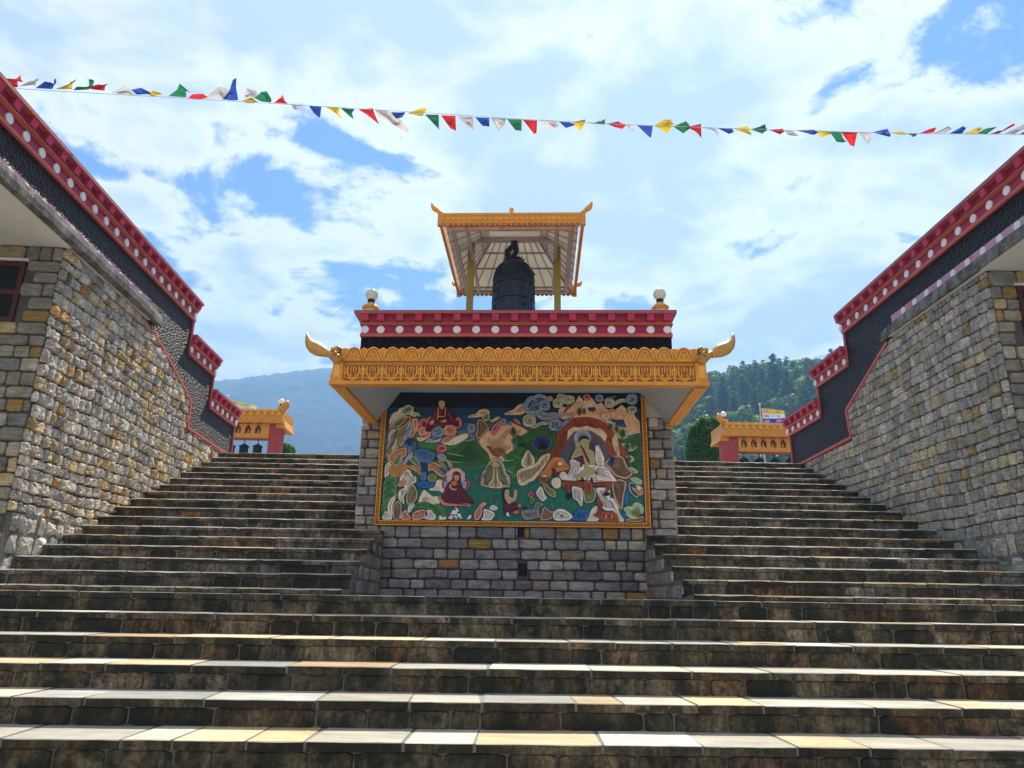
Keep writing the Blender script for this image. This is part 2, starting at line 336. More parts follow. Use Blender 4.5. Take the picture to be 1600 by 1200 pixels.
def slab(mb, x0, x1, yf, yb, z, th, colt, colf, ch=.011, gap=.003):  # colf: front face, painted darker for its shade and moss
    j0, j1 = (rng.random()-.5)*.008, (rng.random()-.5)*.008; g = gap; dz = (rng.random()-.5)*.004; sk = (rng.random()-.5)*.05
    P = lambda x, y, zz_: (x, y, zz_)
    xs = (x0+g, x1-g); vs = []
    n = max(2, int((x1-x0)/.09)); zj = [(rng.random()-.5)*.005 for _ in range(n+1)]; yj = [(rng.random()-.5)*.008 for _ in range(n+1)]
    for i in range(n+1):
        x = xs[0]+(xs[1]-xs[0])*i/n; chh = ch*(.6+rng.random()*.9)*(.35 if yf < 6.2 else 1)
        xb = x+sk*(1 if 0 < i < n else 1)
        vs += [(xb, yb, z+dz), (x, yf+chh+yj[i], z+dz), (x, yf+yj[i], z+dz-chh+zj[i]*.3), (x, yf+yj[i]*.5, z-th+zj[i]), (x, yb, z-th)]
    mb.add([], []); 
    k = len(mb.v); mb.v += vs
    for i in range(n):
        a = k+5*i; b = a+5
        for q, c in (((a, b, b+1, a+1), colt), ((a+1, b+1, b+2, a+2), colt), ((a+2, b+2, b+3, a+3), colf), ((a+3, b+3, b+4, a+4), colf)):
            mb.f.append(q); mb.c.append(c); mb.m.append(0 if c is colt else 1)
    e = k+5*n
    for q in ((k, k+1, k+2, k+3, k+4), (e+4, e+3, e+2, e+1, e)): mb.f.append(q); mb.c.append(colf); mb.m.append(1)
def joint(mb, x0, x1, yf, yb, z): mb.box((x0+.004, yf+.012, z-.045), (x1-.004, yb-.002, z-.0025))
def make_step(parent, x0, x1, yf, yb, z, rise, wslab, wris, tbl, indiv=True, bag=None):
    jm = MB(); joint(jm, x0, x1, yf, yb, z); jm.build('joint_mortar', m_tjoint, parent)
    x = x0-rng.random()*wslab*.5
    while x < x1:
        b = x+wslab*(.55+rng.random()*.9)
        if x1-b < wslab*.4: b = x1
        mb = MB() if indiv else bag
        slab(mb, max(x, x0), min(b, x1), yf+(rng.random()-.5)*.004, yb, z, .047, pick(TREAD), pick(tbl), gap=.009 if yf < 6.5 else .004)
        if indiv: mb.build('tread_slab', [m_step, m_riser], parent)
        x = b
    h = rise-.047; x = x0-rng.random()*wris*.5; z0 = z-rise
    while x < x1:
        b = x+wris*(.5+rng.random()*1.0)
        if x1-b < wris*.4: b = x1
        mb = MB() if indiv else bag
        j = rng.random()*.012
        p = [(max(x, x0)+.003, z0-.004), (min(b, x1)-.003, z0-.004), (min(b, x1)-.003, z0+h-.001), (max(x, x0)+.003, z0+h-.001)]
        fn = lambda a, b_, hh, y_=yf+.026+j: (a, y_-hh, b_)
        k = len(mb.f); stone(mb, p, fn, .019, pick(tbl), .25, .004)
        if not indiv:
            for q in range(k, len(mb.f)): mb.m[q] = 1
        if indiv: mb.build('riser_stone', m_riser, parent, fix=False)
        x = b
# cores (mortar behind the facings)
lower = setting('lower_staircase')
core = MB()
for j in range(0, 11): core.box((-9.5, KY[j]+.026, -1.62), (9.5, KY[j-1]+.04 if j else 6.6, KZ[j]-.004))
core.build('step_core', m_joint, lower)
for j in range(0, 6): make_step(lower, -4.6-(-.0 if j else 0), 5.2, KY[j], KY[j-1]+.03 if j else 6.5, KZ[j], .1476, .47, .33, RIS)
bag = MB()
for j in range(0, 6):
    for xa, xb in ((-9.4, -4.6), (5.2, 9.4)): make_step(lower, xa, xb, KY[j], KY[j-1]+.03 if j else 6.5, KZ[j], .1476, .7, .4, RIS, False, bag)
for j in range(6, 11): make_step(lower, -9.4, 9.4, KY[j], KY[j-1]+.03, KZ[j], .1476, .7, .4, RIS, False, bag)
tag(bag.build('far_step_stones', [m_step, m_riser], lower), kind='stuff')
land = setting('landing')
lb = MB(); lb.box((-11.9, 6.55, -1.6), (11.9, 9.4, .004)); lb.build('landing_core', m_mortar, land)
for p in [q for q in courses(-9, 9, 6.53, 7.5, .33, .6, .014)]: 
    b_ = MB(); stone(b_, p, lambda a, b, h: (a, b, .004+h), .014, pick(TREAD), .2); b_.build('paving_slab', m_step, land, fix=False)
WL = lambda y: -(4.70+.04*y); WR = lambda y: 5.50+.03*y
for side in (-1, 1):
    fl = setting('upper_staircase')
    core = MB()
    for i in range(1, 18):
        inner = (-1.40 if side < 0 else 1.88) if i <= 6 else (-1.55 if side < 0 else 2.0)
        outer = WL(SY[i])-.1 if side < 0 else WR(SY[i])+.1
        x0, x1 = (outer, inner) if side < 0 else (inner, outer)
        y1 = (SY[i+1]+.05) if i < 17 else 13.75
        core.box((x0, SY[i]+.026, -.3), (x1, y1, SZ[i]-.004))
        rise = SZ[i]-(SZ[i-1] if i > 1 else KZ[0])
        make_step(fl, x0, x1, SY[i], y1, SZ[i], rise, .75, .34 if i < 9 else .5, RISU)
        if i <= 6:                   # cheek facing of this step, towards the recess
            xi = inner; b_ = MB(); b_.box((min(xi-side*.002, xi+side*.2), SY[i]+.036, max(.006, SZ[i]-rise)), (max(xi-side*.002, xi+side*.2), 9.02, SZ[i]-.048)); b_.build('cheek_mortar', m_joint, fl)
            for p in courses(SY[i]+.012, 9.02, max(.02, SZ[i]-rise-(.045 if i > 1 else 0)), SZ[i]-.049, .2, .22, .008):
                b_ = MB(); stone(b_, p, (lambda a, b, h, xx=xi, s=side: (xx-s*h, a, b)), .012, pick(MIDC), .3); b_.build('cheek_stone', m_wallsmooth, fl, fix=False)
    core.build('step_core', m_joint, fl)

# ================================================================ painted cornice used on all three buildings
def cyl(mb, c, ax, r, h, n=16, col=None, m=0):
    ax = Vector(ax).normalized(); a = ax.orthogonal().normalized(); b = ax.cross(a); c = Vector(c)
    vs = [c+a*r*math.cos(2*PI*k/n)+b*r*math.sin(2*PI*k/n) for k in range(n)]
    vs += [v+ax*h for v in vs]
    mb.add(vs, [tuple(range(n))[::-1], tuple(range(n, 2*n))]+[(k, (k+1) % n, n+(k+1) % n, n+k) for k in range(n)], col, m)
def cornice(parent, fn, a0, a1, z0, discs, over=(.1, .1), end=(.03, .03), back=-.3):
    """fn(a, v, z) -> local xyz ; v is out of the wall"""
    e0, e1 = end
    o = MB(); o.box((a0-e0, back, z0+.042), (a1+e1, .018, z0+.163), fn=fn)
    o.box((a0-e0, back, z0+.188), (a1+e1, .03, z0+.315), fn=fn)
    cor = o.build('cornice', m_red, parent)
    b = MB(); b.box((a0-e0-.012, back, z0), (a1+e1+.012, .034, z0+.042), fn=fn); b.build('lower_trim', m_pink, cor)
    b = MB(); b.box((a0-e0-.02, back, z0+.163), (a1+e1+.02, .05, z0+.188), fn=fn); b.build('middle_trim', m_pink, cor)
    b = MB(); b.tube([fn(a0-e0, .062, z0+.186), fn(a1+e1, .062, z0+.186)], .008); b.build('cable_pipe', m_pipe, cor)
    o0, o1 = over
    b = MB(); b.box((a0-o0, back, z0+.315), (a1+o1, .105, z0+.353), fn=fn); b.build('cap', m_capred, cor)
    b = MB(); b.box((a0-o0+.004, back, z0+.353), (a1+o1-.004, .10, z0+.362), fn=fn); b.build('cap_top', m_captop, cor)
    me = md = None
    for a in discs:
        w_ = .048
        p = [(a-w_, z0+.315), (a-w_, z0+.222), (a+w_, z0+.222), (a+w_, z0+.315)]
        b = MB()
        c0 = [fn(a-w_, .03, z0+.208), fn(a+w_, .03, z0+.208), fn(a-w_, .072, z0+.22), fn(a+w_, .072, z0+.22), fn(a-w_, .092, z0+.3145), fn(a+w_, .092, z0+.3145), fn(a-w_, .03, z0+.3145), fn(a+w_, .03, z0+.3145)]
        b.add(c0, [(0, 1, 3, 2), (2, 3, 5, 4), (4, 5, 7, 6), (0, 2, 4, 6), (1, 7, 5, 3), (0, 6, 7, 1)]); b.build('bracket_block', m_red2, cor)
        b = MB(); c = Vector(fn(a, .018, z0+.101)); ax = Vector(fn(a, 1.018, z0+.101))-c
        cyl(b, c, ax, .054, .016, 18); b.build('white_disc', m_disc, cor)
    return cor

# ================================================================ the two side buildings
def side_building(s, loc, rz, label, tier_ends, z0s, tbl, rough, hr, gap, discs, lowdiscs, outline, wcol):
    root = thing('stone_building', label, 'building', loc, rz)
    fn = lambda a, v, z: (s*v, a, z)                # side wall facing the stairs
    ff = lambda a, v, z: (-s*a, -v, z)              # front wall facing the camera, a = distance from the corner
    e1, e2, e3 = tier_ends
    b = MB(); b.prism([(.02, -1.6), (outline[1][0], -1.6), (outline[1][0], outline[1][1]), (outline[0][0], outline[0][1]), (outline[0][0], 3.8), (.02, 3.8)], -.02, -4.4, lambda a, z, v: fn(a, v, z))
    b.prism([(outline[1][0], -1.6), (e3-.02, -1.6), (e3-.02, outline[3][1]), (outline[1][0], outline[2][1])], -.02, -.36, lambda a, z, v: fn(a, v, z))
    b.build('wall_core', m_mortar, root)
    # roof level, black stepped parapet
    zt = z0s[0]
    b = MB(); b.prism([(-2.2, 3.955), (outline[0][0], 3.955), outline[0], outline[1], outline[2], outline[3], (e3, outline[3][1]), (e3, z0s[2]), (e2, z0s[2]), (e2, z0s[1]), (e1, z0s[1]), (e1, zt), (-2.2, zt)], 0.0, -.36, lambda a, z, v: fn(a, v, z))
    b.build('stepped_parapet', m_black, root)
    b = MB(); b.box((-2.2, -4.4, 3.957), (e1-.02, -.362, zt-.12), fn=fn); b.build('roof_block', m_black, root)
    # rose outline strips
    def strip(p, q, w_=.022):
        p = Vector(p); q = Vector(q); d = (q-p).normalized(); nn = Vector((-d.y, d.x))*w_
        poly = [p-d*w_*.0+nn, q+nn, q-nn, p-nn]
        bb = MB(); bb.prism([(v.x, v.y) for v in poly], -.2, .034+.002*strip.k, lambda a, z, v: fn(a, v, z)); bb.build('rose_trim', m_pink, root); strip.k += 1
    strip.k = 0
    strip((outline[0][0]-.02, outline[0][1]+.01), outline[1]); strip(outline[1], outline[2]); strip(outline[2], outline[3]); strip(outline[3], (e3, outline[3][1]))
    for (e, za, zb) in ((e1, z0s[1]+.05, zt), (e2, z0s[2]+.05, z0s[1]), (e3, 2.59, z0s[2])):
        bb = MB(); bb.box((e-.012, -.36, za), (e+.022, .026, zb), fn=fn); bb.build('rose_trim', m_pink, root)
    cornice(root, fn, -2.2, e1, zt, [d-7.48 for d in discs[0]], over=(0, .1), back=-.36)
    cornice(root, fn, e1+.02, e2, z0s[1], [d-7.48 for d in discs[1]], over=(0, .1), end=(0, .03), back=-.36)
    cornice(root, fn, e2+.02, e3, z0s[2], [d-7.48 for d in discs[2]], over=(0, .1), end=(0, .03), back=-.36)
    # slab (eave) with weathered band and discs
    b = MB(); n = 26; prof = []
    ts = [-2.2+(4.67)*i/n for i in range(n+1)]
    vs = []
    for i, a in enumerate(ts):
        o = (.150 if s > 0 else .085)-.07*max(0, (a-1.5)/1.0)**2*.9+(rng.random()-.5)*.012; zz_ = (rng.random()-.5)*.008
        vs += [fn(a, -4.4, 3.81), fn(a, o, 3.808+zz_), fn(a, o+.008, 3.88+zz_), fn(a, o-.006, 3.954+zz_*.2), fn(a, -4.4, 3.954)]
    fs = []
    for i in range(n):
        for k in range(5): fs.append((i*5+k, i*5+(k+1) % 5, (i+1)*5+(k+1) % 5, (i+1)*5+k))
    fs += [(0, 1, 2, 3, 4), tuple(n*5+k for k in (4, 3, 2, 1, 0))]
    b.add(vs, fs); b.build('eave_slab', m_conc, root)
    b = MB(); b.box((-2.19, -4.4, 3.795), (-.001, .07, 3.806), fn=fn); b.box((-.001, .001, 3.795), (2.2, .045, 3.806), fn=fn); b.build('soffit', m_plaster, root)
    b = MB(); b.box((-2.2, -.1, 3.956), (2.1, .02, 4.085), fn=fn); bd = b.build('painted_band', wcol, root)
    for d in lowdiscs:
        b = MB(); cyl(b, fn(d-7.48, .018, 4.022), Vector(fn(0, 1, 0))-Vector(fn(0, 0, 0)), .052, .014, 16); b.build('white_disc', m_disc, bd)
    # stones: side wall
    (u0, zA), (u1, zB), (u2, zC), (u3, zD) = outline
    sl_ = (zB-zA)/(u1-u0)
    ps = []
    def stair_z(y):
        k = int((y-6.886)/.4)+1
        return SZ[max(1, min(17, k))] if y >= 6.886 else 0
    for p in courses(0.0, u3+.1, .78, 3.80, .140, .152, gap, .45, .009 if rough > .4 else .005, True):
        ac = sum(q[0] for q in p)/4; zc = sum(q[1] for q in p)/4
        if zc < stair_z(7.48+ac)-.25: continue
        if ac < u1+.0:
            if ac > u0-.5: p = clip(p, -sl_, 1, zA-sl_*u0-.02)
            if ac > u0-.5 and zc > zC: p = clip(p, 1, 0, u1-.02)
        else: p = clip(p, 0, 1, min(zC, zD)-.02)
        if len(p) > 2: ps.append(p)
    lay(ps, lambda a, z, h: fn(a, h, z), tbl, hr, root, m_wall, rough, edge=.007 if s < 0 else .010, key=lambda p: (p[0][0]+7.48)/math.sqrt(area(p)))
    # rubble footing
    rub = [p for p in courses(0.0, 2.4, -.02, .78, .17, .22, .02, .6, .022) if sum(q[1] for q in p)/4 > stair_z(7.48+sum(q[0] for q in p)/4)-.3]
    for p in rub:
        bb = MB(); stone(bb, p, lambda a, z, h: fn(a, h+.03, z), .018+rng.random()*.03, pick(tbl[:3]), .9, .02); bb.build('footing_stone', m_wall, root, fix=False)
    bb = MB(); bb.box((0.01, -.3, -.1), (2.4, .042, .79), fn=fn); bb.build('footing_mortar', m_conc, root)
    # front wall stones, around the window
    WX, WZ0, WZ1 = (.385 if s > 0 else .31), 2.86, 3.60
    fp = []
    for p in courses(.01, 3.2, -.02, 3.80, .148, .25, .013, .25, .005):
        ac = sum(q[0] for q in p)/4; zc = sum(q[1] for q in p)/4
        if WZ0 < zc < WZ1 and WX < ac < WX+1.1: continue
        if WZ0-.05 < zc < WZ1+.05 and ac < WX: p = clip(p, 1, 0, WX-.005)
        elif WZ0-.05 < zc < WZ1+.05 and ac > WX+1.1: p = clip(p, -1, 0, -(WX+1.105))
        if zc > 2 and ac < 2: fp.append(p)
        elif zc > -.1: fp.append(p)
    fp = [p for p in fp if len(p) > 2]
    lay(fp, lambda a, z, h: ff(a, h, z), FRONTC, lambda: .018+rng.random()*.01, root, m_wallsmooth, .3, 'front_stone', .012, 120, key=lambda p: p[0][0]-p[0][1]*.3)
    win = MB()
    for x0, z0_, x1, z1_ in ((WX, WZ1-.06, WX+1.1, WZ1), (WX, WZ0, WX+1.1, WZ0+.06), (WX, WZ0+.06, WX+.05, WZ1-.06), (WX+1.05, WZ0+.06, WX+1.1, WZ1-.06), (WX+.05, 3.19, WX+1.05, 3.25), (WX+.52, WZ0+.06, WX+.57, 3.19)):
        win.box((x0, -.06, z0_), (x1, .012, z1_), fn=ff)
    wo = win.build('window', m_frame, root)
    g = MB(); g.box((WX+.05, -.016, WZ0+.06), (WX+1.05, -.008, 3.19), fn=ff); g.build('pane', m_glass, wo)
    g = MB(); g.box((WX+.05, -.016, 3.25), (WX+1.05, -.008, WZ1-.06), fn=ff); g.build('pane', m_glass, wo)
    g = MB(); g.box((WX-.03, -.02, WZ1+.002), (WX+1.13, .028, WZ1+.03), fn=ff); g.build('lintel_edge', m_plaster, wo)
    return root
dl = lambda a, b, st: [a+st*k for k in range(int(round((b-a)/st))+1)]
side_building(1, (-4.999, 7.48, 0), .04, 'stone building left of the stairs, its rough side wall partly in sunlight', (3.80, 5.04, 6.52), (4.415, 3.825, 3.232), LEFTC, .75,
    lambda: .018+rng.random()*.024, .013, (dl(5.55, 11.27, .287), dl(11.33, 12.55, .305), dl(12.6, 14.0, .2815)), dl(5.4, 9.45, .30), [(2.33, 3.74), (4.15, 3.13), (4.17, 2.665), (6.1, 2.635)], material('magenta_band', (.42, .10, .2), .7, var=.2, dirt=(.6, .5, .55, .7), dscale=7, dlev=(.45, .65)))
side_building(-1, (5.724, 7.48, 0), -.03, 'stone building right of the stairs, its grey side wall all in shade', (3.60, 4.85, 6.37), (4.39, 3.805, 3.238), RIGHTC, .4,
    lambda: .010+rng.random()*.014, .011, (dl(5.35, 11.14, .305), dl(11.17, 12.37, .30), dl(12.41, 13.93, .304)), dl(5.33, 9.23, .30), [(2.33, 3.74), (3.84, 3.11), (3.79, 2.635), (5.7, 2.60)], m_band)

# ================================================================ central shrine building (local frame, front wall is y = 0, landing is z = 0)
RZ = math.radians(-3.5); RLOC = (.27, 9.1, .02)
shrine = thing('shrine_building', 'central stone building with a golden carved canopy over a painted mural', 'building', RLOC, RZ)
b = MB(); b.box((-2.03, .02, -.2), (1.99, 3.3, 3.18)); b.build('wall_core', m_mortar, shrine)
fb = lambda a, v, z: (a, -v, z)
# stones of the recess wall and of the two piers
slots = [(.02, .74, .10, .865), (.03, .27, .14, .42)]
ps = []
for p in courses(-2.05, 2.01, -.02, .865, .126, .235, .012, .22, .004):
    ac = sum(q[0] for q in p)/4; zc = sum(q[1] for q in p)/4; keep = [p]
    for (x0, z0_, x1, z1_) in slots:
        nk = []
        for p in keep:
            zz0 = min(q[1] for q in p); zz1 = max(q[1] for q in p); a0 = min(q[0] for q in p); a1 = max(q[0] for q in p)
            if zz1 > z0_+.03 and zz0 < z1_-.03 and a1 > x0 and a0 < x1: nk += [q for q in (clip(p, 1, 0, x0-.004), clip(p, -1, 0, -x1-.004)) if len(q) > 2 and area(q) > .002]
            else: nk.append(p)
        keep = nk
    ps += keep
for xa, xb in ((-2.07, -1.80), (1.70, 2.03)):
    ps += courses(xa, xb, .865, 2.29, .127, .20, .012, .2, .004)
lay(ps, lambda a, z, h: fb(a, h, z), MIDC, lambda: .014+rng.random()*.012, shrine, m_wallsmooth, .3, 'stone', .012, 300, key=lambda p: -area(p))
for (x0, z0_, x1, z1_) in slots:
    g = MB(); g.box((x0, .016, z0_), (x1, .019, z1_)); g.build('drain_slot', m_dark, shrine)
# side walls of the building above the flights
for sx, xx in ((-1, -2.05), (1, 2.01)):
    g = MB()
    for p in courses(.0, 3.3, .5, 2.3, .13, .24, .012, .2, .004): stone(g, p, lambda a, z, h: (xx+sx*h, a, z), .02, pick(MIDC), .3)
    tag(g.build('side_wall_stones', m_wallsmooth, shrine), kind='stuff')
g = MB(); g.box((-2.05, -.004, 2.295), (-1.79, .019, 2.62)); g.box((1.69, -.004, 2.295), (2.01, .019, 2.62)); g.build('plaster_panel', m_plaster, shrine)
g = MB(); g.box((1.72, -.02, 2.17), (1.83, -.005, 2.285)); g.build('junction_box', m_plaster, shrine)
# parapet
g = MB(); g.box((-2.17, 0, 2.7), (2.075, 3.3, 3.417)); g.build('black_parapet', m_black, shrine)
cornice(shrine, fb, -2.14, 2.045, 3.417, [-.0535+.2638*k for k in range(-7, 8)]+[-2.118, 2.02], over=(.13, .10), end=(.03, .03), back=-3.3)
# ---- canopy
can = MB(); can.prism([(-1.78, 2.46), (-1.78, 2.50), (-.02, 2.90), (-.02, 2.66), (-1.7, 2.40)], -1.93, 2.03, lambda y, z, x: (x, y, z)); canopy = can.build('canopy', m_gold, shrine)
XL, XR, YF = -1.98, 2.08, -1.80
def fbox(name, a, b, mt, par=canopy): g = MB(); g.box(a, b); return g.build(name, mt, par)
fbox('fascia_panel', (XL+.03, YF, 2.225), (XR-.03, YF+.05, 2.60), m_golddk)
fbox('bottom_moulding', (XL-.01, YF-.03, 2.187), (XR+.01, YF+.075, 2.226), m_gold)
for x0, x1, sx in ((XL, XL+.13, -1), (XR-.13, XR, 1)):
    g = MB(); g.box((x0, YF+.051, 2.187), (x1, -.02, 2.225)); g.build('side_moulding', m_gold, canopy)
    g = MB(); xo = x0 if sx < 0 else x1; g.box((min(xo, xo-sx*.05), YF+.04, 2.226), (max(xo, xo-sx*.05), -.02, 2.50)); so_ = g.build('side_fascia', m_gold, canopy)
    for k in range(26):                                       # beading along the outer lower edge
        yy = YF+.06+k*.066; g = MB(); g.box((min(xo, xo+sx*.014), yy, 2.192), (max(xo, xo+sx*.014), yy+.05, 2.222)); g.build('bead', m_goldlt, so_)
g = MB()      # raised soffit: four sloping sides up to a flat ceiling
a_, b_, y0, y1 = (-1.86, 1.95, -1.73, -.005), (-1.575, 1.615, -1.45, -.006), 2.212, 2.625
g.add([(a_[0], a_[2], y0), (a_[1], a_[2], y0), (a_[1], a_[3], y0), (a_[0], a_[3], y0), (b_[0], b_[2], y1), (b_[1], b_[2], y1), (b_[1], b_[3], y1), (b_[0], b_[3], y1)],
      [(0, 1, 5, 4), (1, 2, 6, 5), (3, 0, 4, 7), (4, 5, 6, 7)]); g.build('soffit', m_ceil, canopy, fix=False)
# ornament units
UW = .2103; X0 = -.005+.055
def arc(cx, cz, r, a0, a1, n, y): return [(cx+r*math.cos(math.radians(a0+(a1-a0)*i/n)), y, cz+r*math.sin(math.radians(a0+(a1-a0)*i/n))) for i in range(n+1)]
def spiral(cx, cz, r, turns, d, y, n=16, ph=90):
    return [(cx+r*(1-.85*i/n)*math.cos(math.radians(ph)+d*2*PI*turns*i/n), y, cz+r*(1-.85*i/n)*math.sin(math.radians(ph)+d*2*PI*turns*i/n)) for i in range(n+1)]
sg = MB()      # cloud-scroll lobe
pl = [(-.078, .0), (.078, .0), (.088, .03), (.084, .065), (.07, .09), (.062, .115), (.045, .135), (.024, .149), (0, .154), (-.024, .149), (-.045, .135), (-.062, .115), (-.07, .09), (-.084, .065), (-.088, .03)]
sg.prism(pl, .0, -.034, lambda x, z, h: (x, h, z), m=0)
sg.tube([(x, -.036, z) for x, z in pl[2:]], .0075, m=1, n=5)
for d in (-1, 1): sg.tube(spiral(d*.035, .045, .036, 1.35, d, -.037, ph=90), .0068, m=1, n=5)
sg.tube(arc(0, .085, .033, -10, 190, 8, -.037), .0065, m=1, n=5)
sg.tube([(x*.84, -.0345, .004+z*.86) for x, z in pl[2:]], .0045, m=2, n=4)
for d in (-1, 1): sg.tube(spiral(d*.035, .045, .029, 1.2, d, -.036, ph=90), .0045, m=2, n=4)
sg.tube(arc(0, .085, .023, -10, 190, 8, -.036), .004, m=2, n=4)
scroll_me = sg.mesh('cloud_scroll', [m_gold, m_goldlt, m_golddk])
sg = MB(); pl = [(-.03, 0), (.03, 0), (.036, .09), (.034, .12), (.018, .14), (0, .146), (-.018, .14), (-.034, .12), (-.036, .09)]
sg.prism(pl, .0, -.018, lambda x, z, h: (x, h, z)); sg.tube([(x, -.02, z) for x, z in pl[2:]], .006, m=1, n=5)
sg.tube([(0, -.02, .02), (0, -.02, .07)], .006, m=1, n=5); sg.tube(arc(0, .1, .016, 200, -20, 6, -.02), .005, m=1, n=5)
lobe_me = sg.mesh('small_lobe', [m_gold, m_goldlt])
lg = MB(); y = -.006
for d in (-1, 1):
    lg.tube([(d*.062, y, .168), (d*.062, y, .09), (d*.052, y, .062), (d*.03, y, .045), (0, y, .040)], .0085, n=5, m=0)
    lg.tube([(d*.101, y, .17), (d*.101, y, .1), (d*.096, y, .05), (d*.1, y, .005)], .007, n=5)
    lg.tube([(d*.082, y, .15), (d*.088, y, .13), (d*.078, y, .11), (d*.086, y, .09), (d*.076, y, .07)], [.006, .009, .005, .009, .004], n=5)
    lg.tube(spiral(d*.022, .075, .017, 1.1, -d, y, 10, 90), .005, n=4)
    lg.tube([(d*.02, y, .16), (d*.034, y, .14), (d*.02, y, .12), (d*.034, y, .1)], [.006, .008, .005, .004], n=5)
    lg.tube([(0, y, .008), (d*.03, y, .03), (d*.065, y, .036), (d*.088, y, .05)], [.012, .01, .008, .003], n=5)
lg.tube([(0, y, .165), (0, y, .125), (0, y, .1)], [.008, .006, .003], n=5); lg.lathe([(0, -.014), (.014, 0), (0, .014)], (0, y, .024), n=6)
lotus_me = lg.mesh('lotus_panel', m_goldlt)
fg = MB()
for k in range(3): fg.tube([(-.105, -.004, .012+.014*k), (-.03, -.004, .012+.014*k), (.0, -.004, .012+.014*((k+1) % 3)), (.105, -.004, .012+.014*((k+1) % 3))], .0042, n=4)
fret_me = fg.mesh('fret_band', m_goldlt)
for k in range(18):
    cx = X0+(k-8.5)*UW
    link('lotus_panel', lotus_me, canopy, (cx, YF, 2.227)); link('fret_piece', fret_me, canopy, (cx, YF, 2.400))
    link('cloud_scroll', scroll_me, canopy, (cx, YF-.0, 2.450))
for k in range(19): link('small_lobe', lobe_me, canopy, (X0+(k-9)*UW, YF-.004, 2.452))
for sx, xo in ((-1, XL), (1, XR)):                            # corner blocks and horns
    g = MB(); g.prism([(0, 2.226), (.0, 2.30), (.012, 2.31), (.02, 2.44), (.13, 2.44), (.13, 2.226)], YF-.028, YF+.06, lambda a, z, y_: (xo-sx*a, y_, z)); g.build('corner_block', m_gold, canopy)
    g = MB(); g.box((min(xo-sx*.03, xo-sx*.1), YF-.036, 2.26), (max(xo-sx*.03, xo-sx*.1), YF-.026, 2.41)); g.build('corner_panel', m_goldlt, canopy)
    P = lambda dx, z, y_=0: (xo+sx*dx, YF-.03+y_, z)
    g = MB(); g.tube([P(-.10, 2.44), P(-.06, 2.47), P(-.02, 2.50), P(.03, 2.525), P(.06, 2.54)], [.045, .06, .052, .036, .04], n=10)
    g.tube(spiral(xo-sx*.03, 2.50, .04, 1.3, sx, YF-.085, 14, 90), .011, n=5); g.tube(spiral(xo-sx*.10, 2.47, .035, 1.3, -sx, YF-.08, 14, 90), .01, n=5)
    g.tube([P(-.07, 2.55), P(-.03, 2.58), P(.0, 2.575), P(.02, 2.56)], [.015, .034, .032, .012], n=8)
    g.tube([P(-.1, 2.585), P(-.06, 2.607), P(-.02, 2.612)], [.006, .018, .008], n=6)
    hb = g.build('corner_scroll', m_brass, canopy, smooth=True)
    g = MB(); g.tube([P(.045, 2.53), P(.08, 2.543), P(.12, 2.562), P(.165, 2.583), P(.21, 2.607), P(.248, 2.64), P(.277, 2.683), P(.295, 2.73), P(.305, 2.785)], [.034, .06, .078, .086, .082, .066, .044, .022, .002], n=14, flat=.8)
    g.build('horn', m_brass, canopy, smooth=True)
    g = MB(); cyl(g, P(.055, 2.53), (sx*.9, 0, .3), .044, .016, 12); g.build('collar', m_goldlt, canopy)
# ---- mural
PAL={"green":[0.061,0.254,0.065],"teal":[0.014,0.195,0.133],"dkgreen":[0.034,0.162,0.042],"ltgreen":[0.456,0.631,0.352],"ltgreen2":[0.332,0.479,0.314],"peach":[0.922,0.578,0.352],"sand":[0.939,0.745,0.503],"white":[1.0,0.956,0.871],"rust":[0.392,0.091,0.028],"brown":[0.305,0.117,0.028],"cavegrey":[0.102,0.127,0.188],"cream":[0.965,0.839,0.644],"tan":[0.807,0.672,0.381],"orange":[0.745,0.254,0.065],"navy":[0.018,0.058,0.202],"water":[0.025,0.188,0.552],"olive":[0.238,0.262,0.065],"skylt":[0.381,0.527,0.73],"salmon":[0.807,0.283,0.195],"blue2":[0.078,0.223,0.503],"red":[0.578,0.025,0.08],"maroon":[0.138,0.014,0.037],"dkmaroon":[0.065,0.007,0.018],"skin":[0.687,0.456,0.262],"pinkish":[0.839,0.552,0.503],"pink":[0.871,0.392,0.392],"pine":[0.025,0.089,0.051],"black":[0.012,0.013,0.018],"skin2":[0.539,0.515,0.27],"skin2d":[0.27,0.262,0.122],"dkred":[0.314,0.018,0.045],"grey":[0.254,0.254,0.262]}
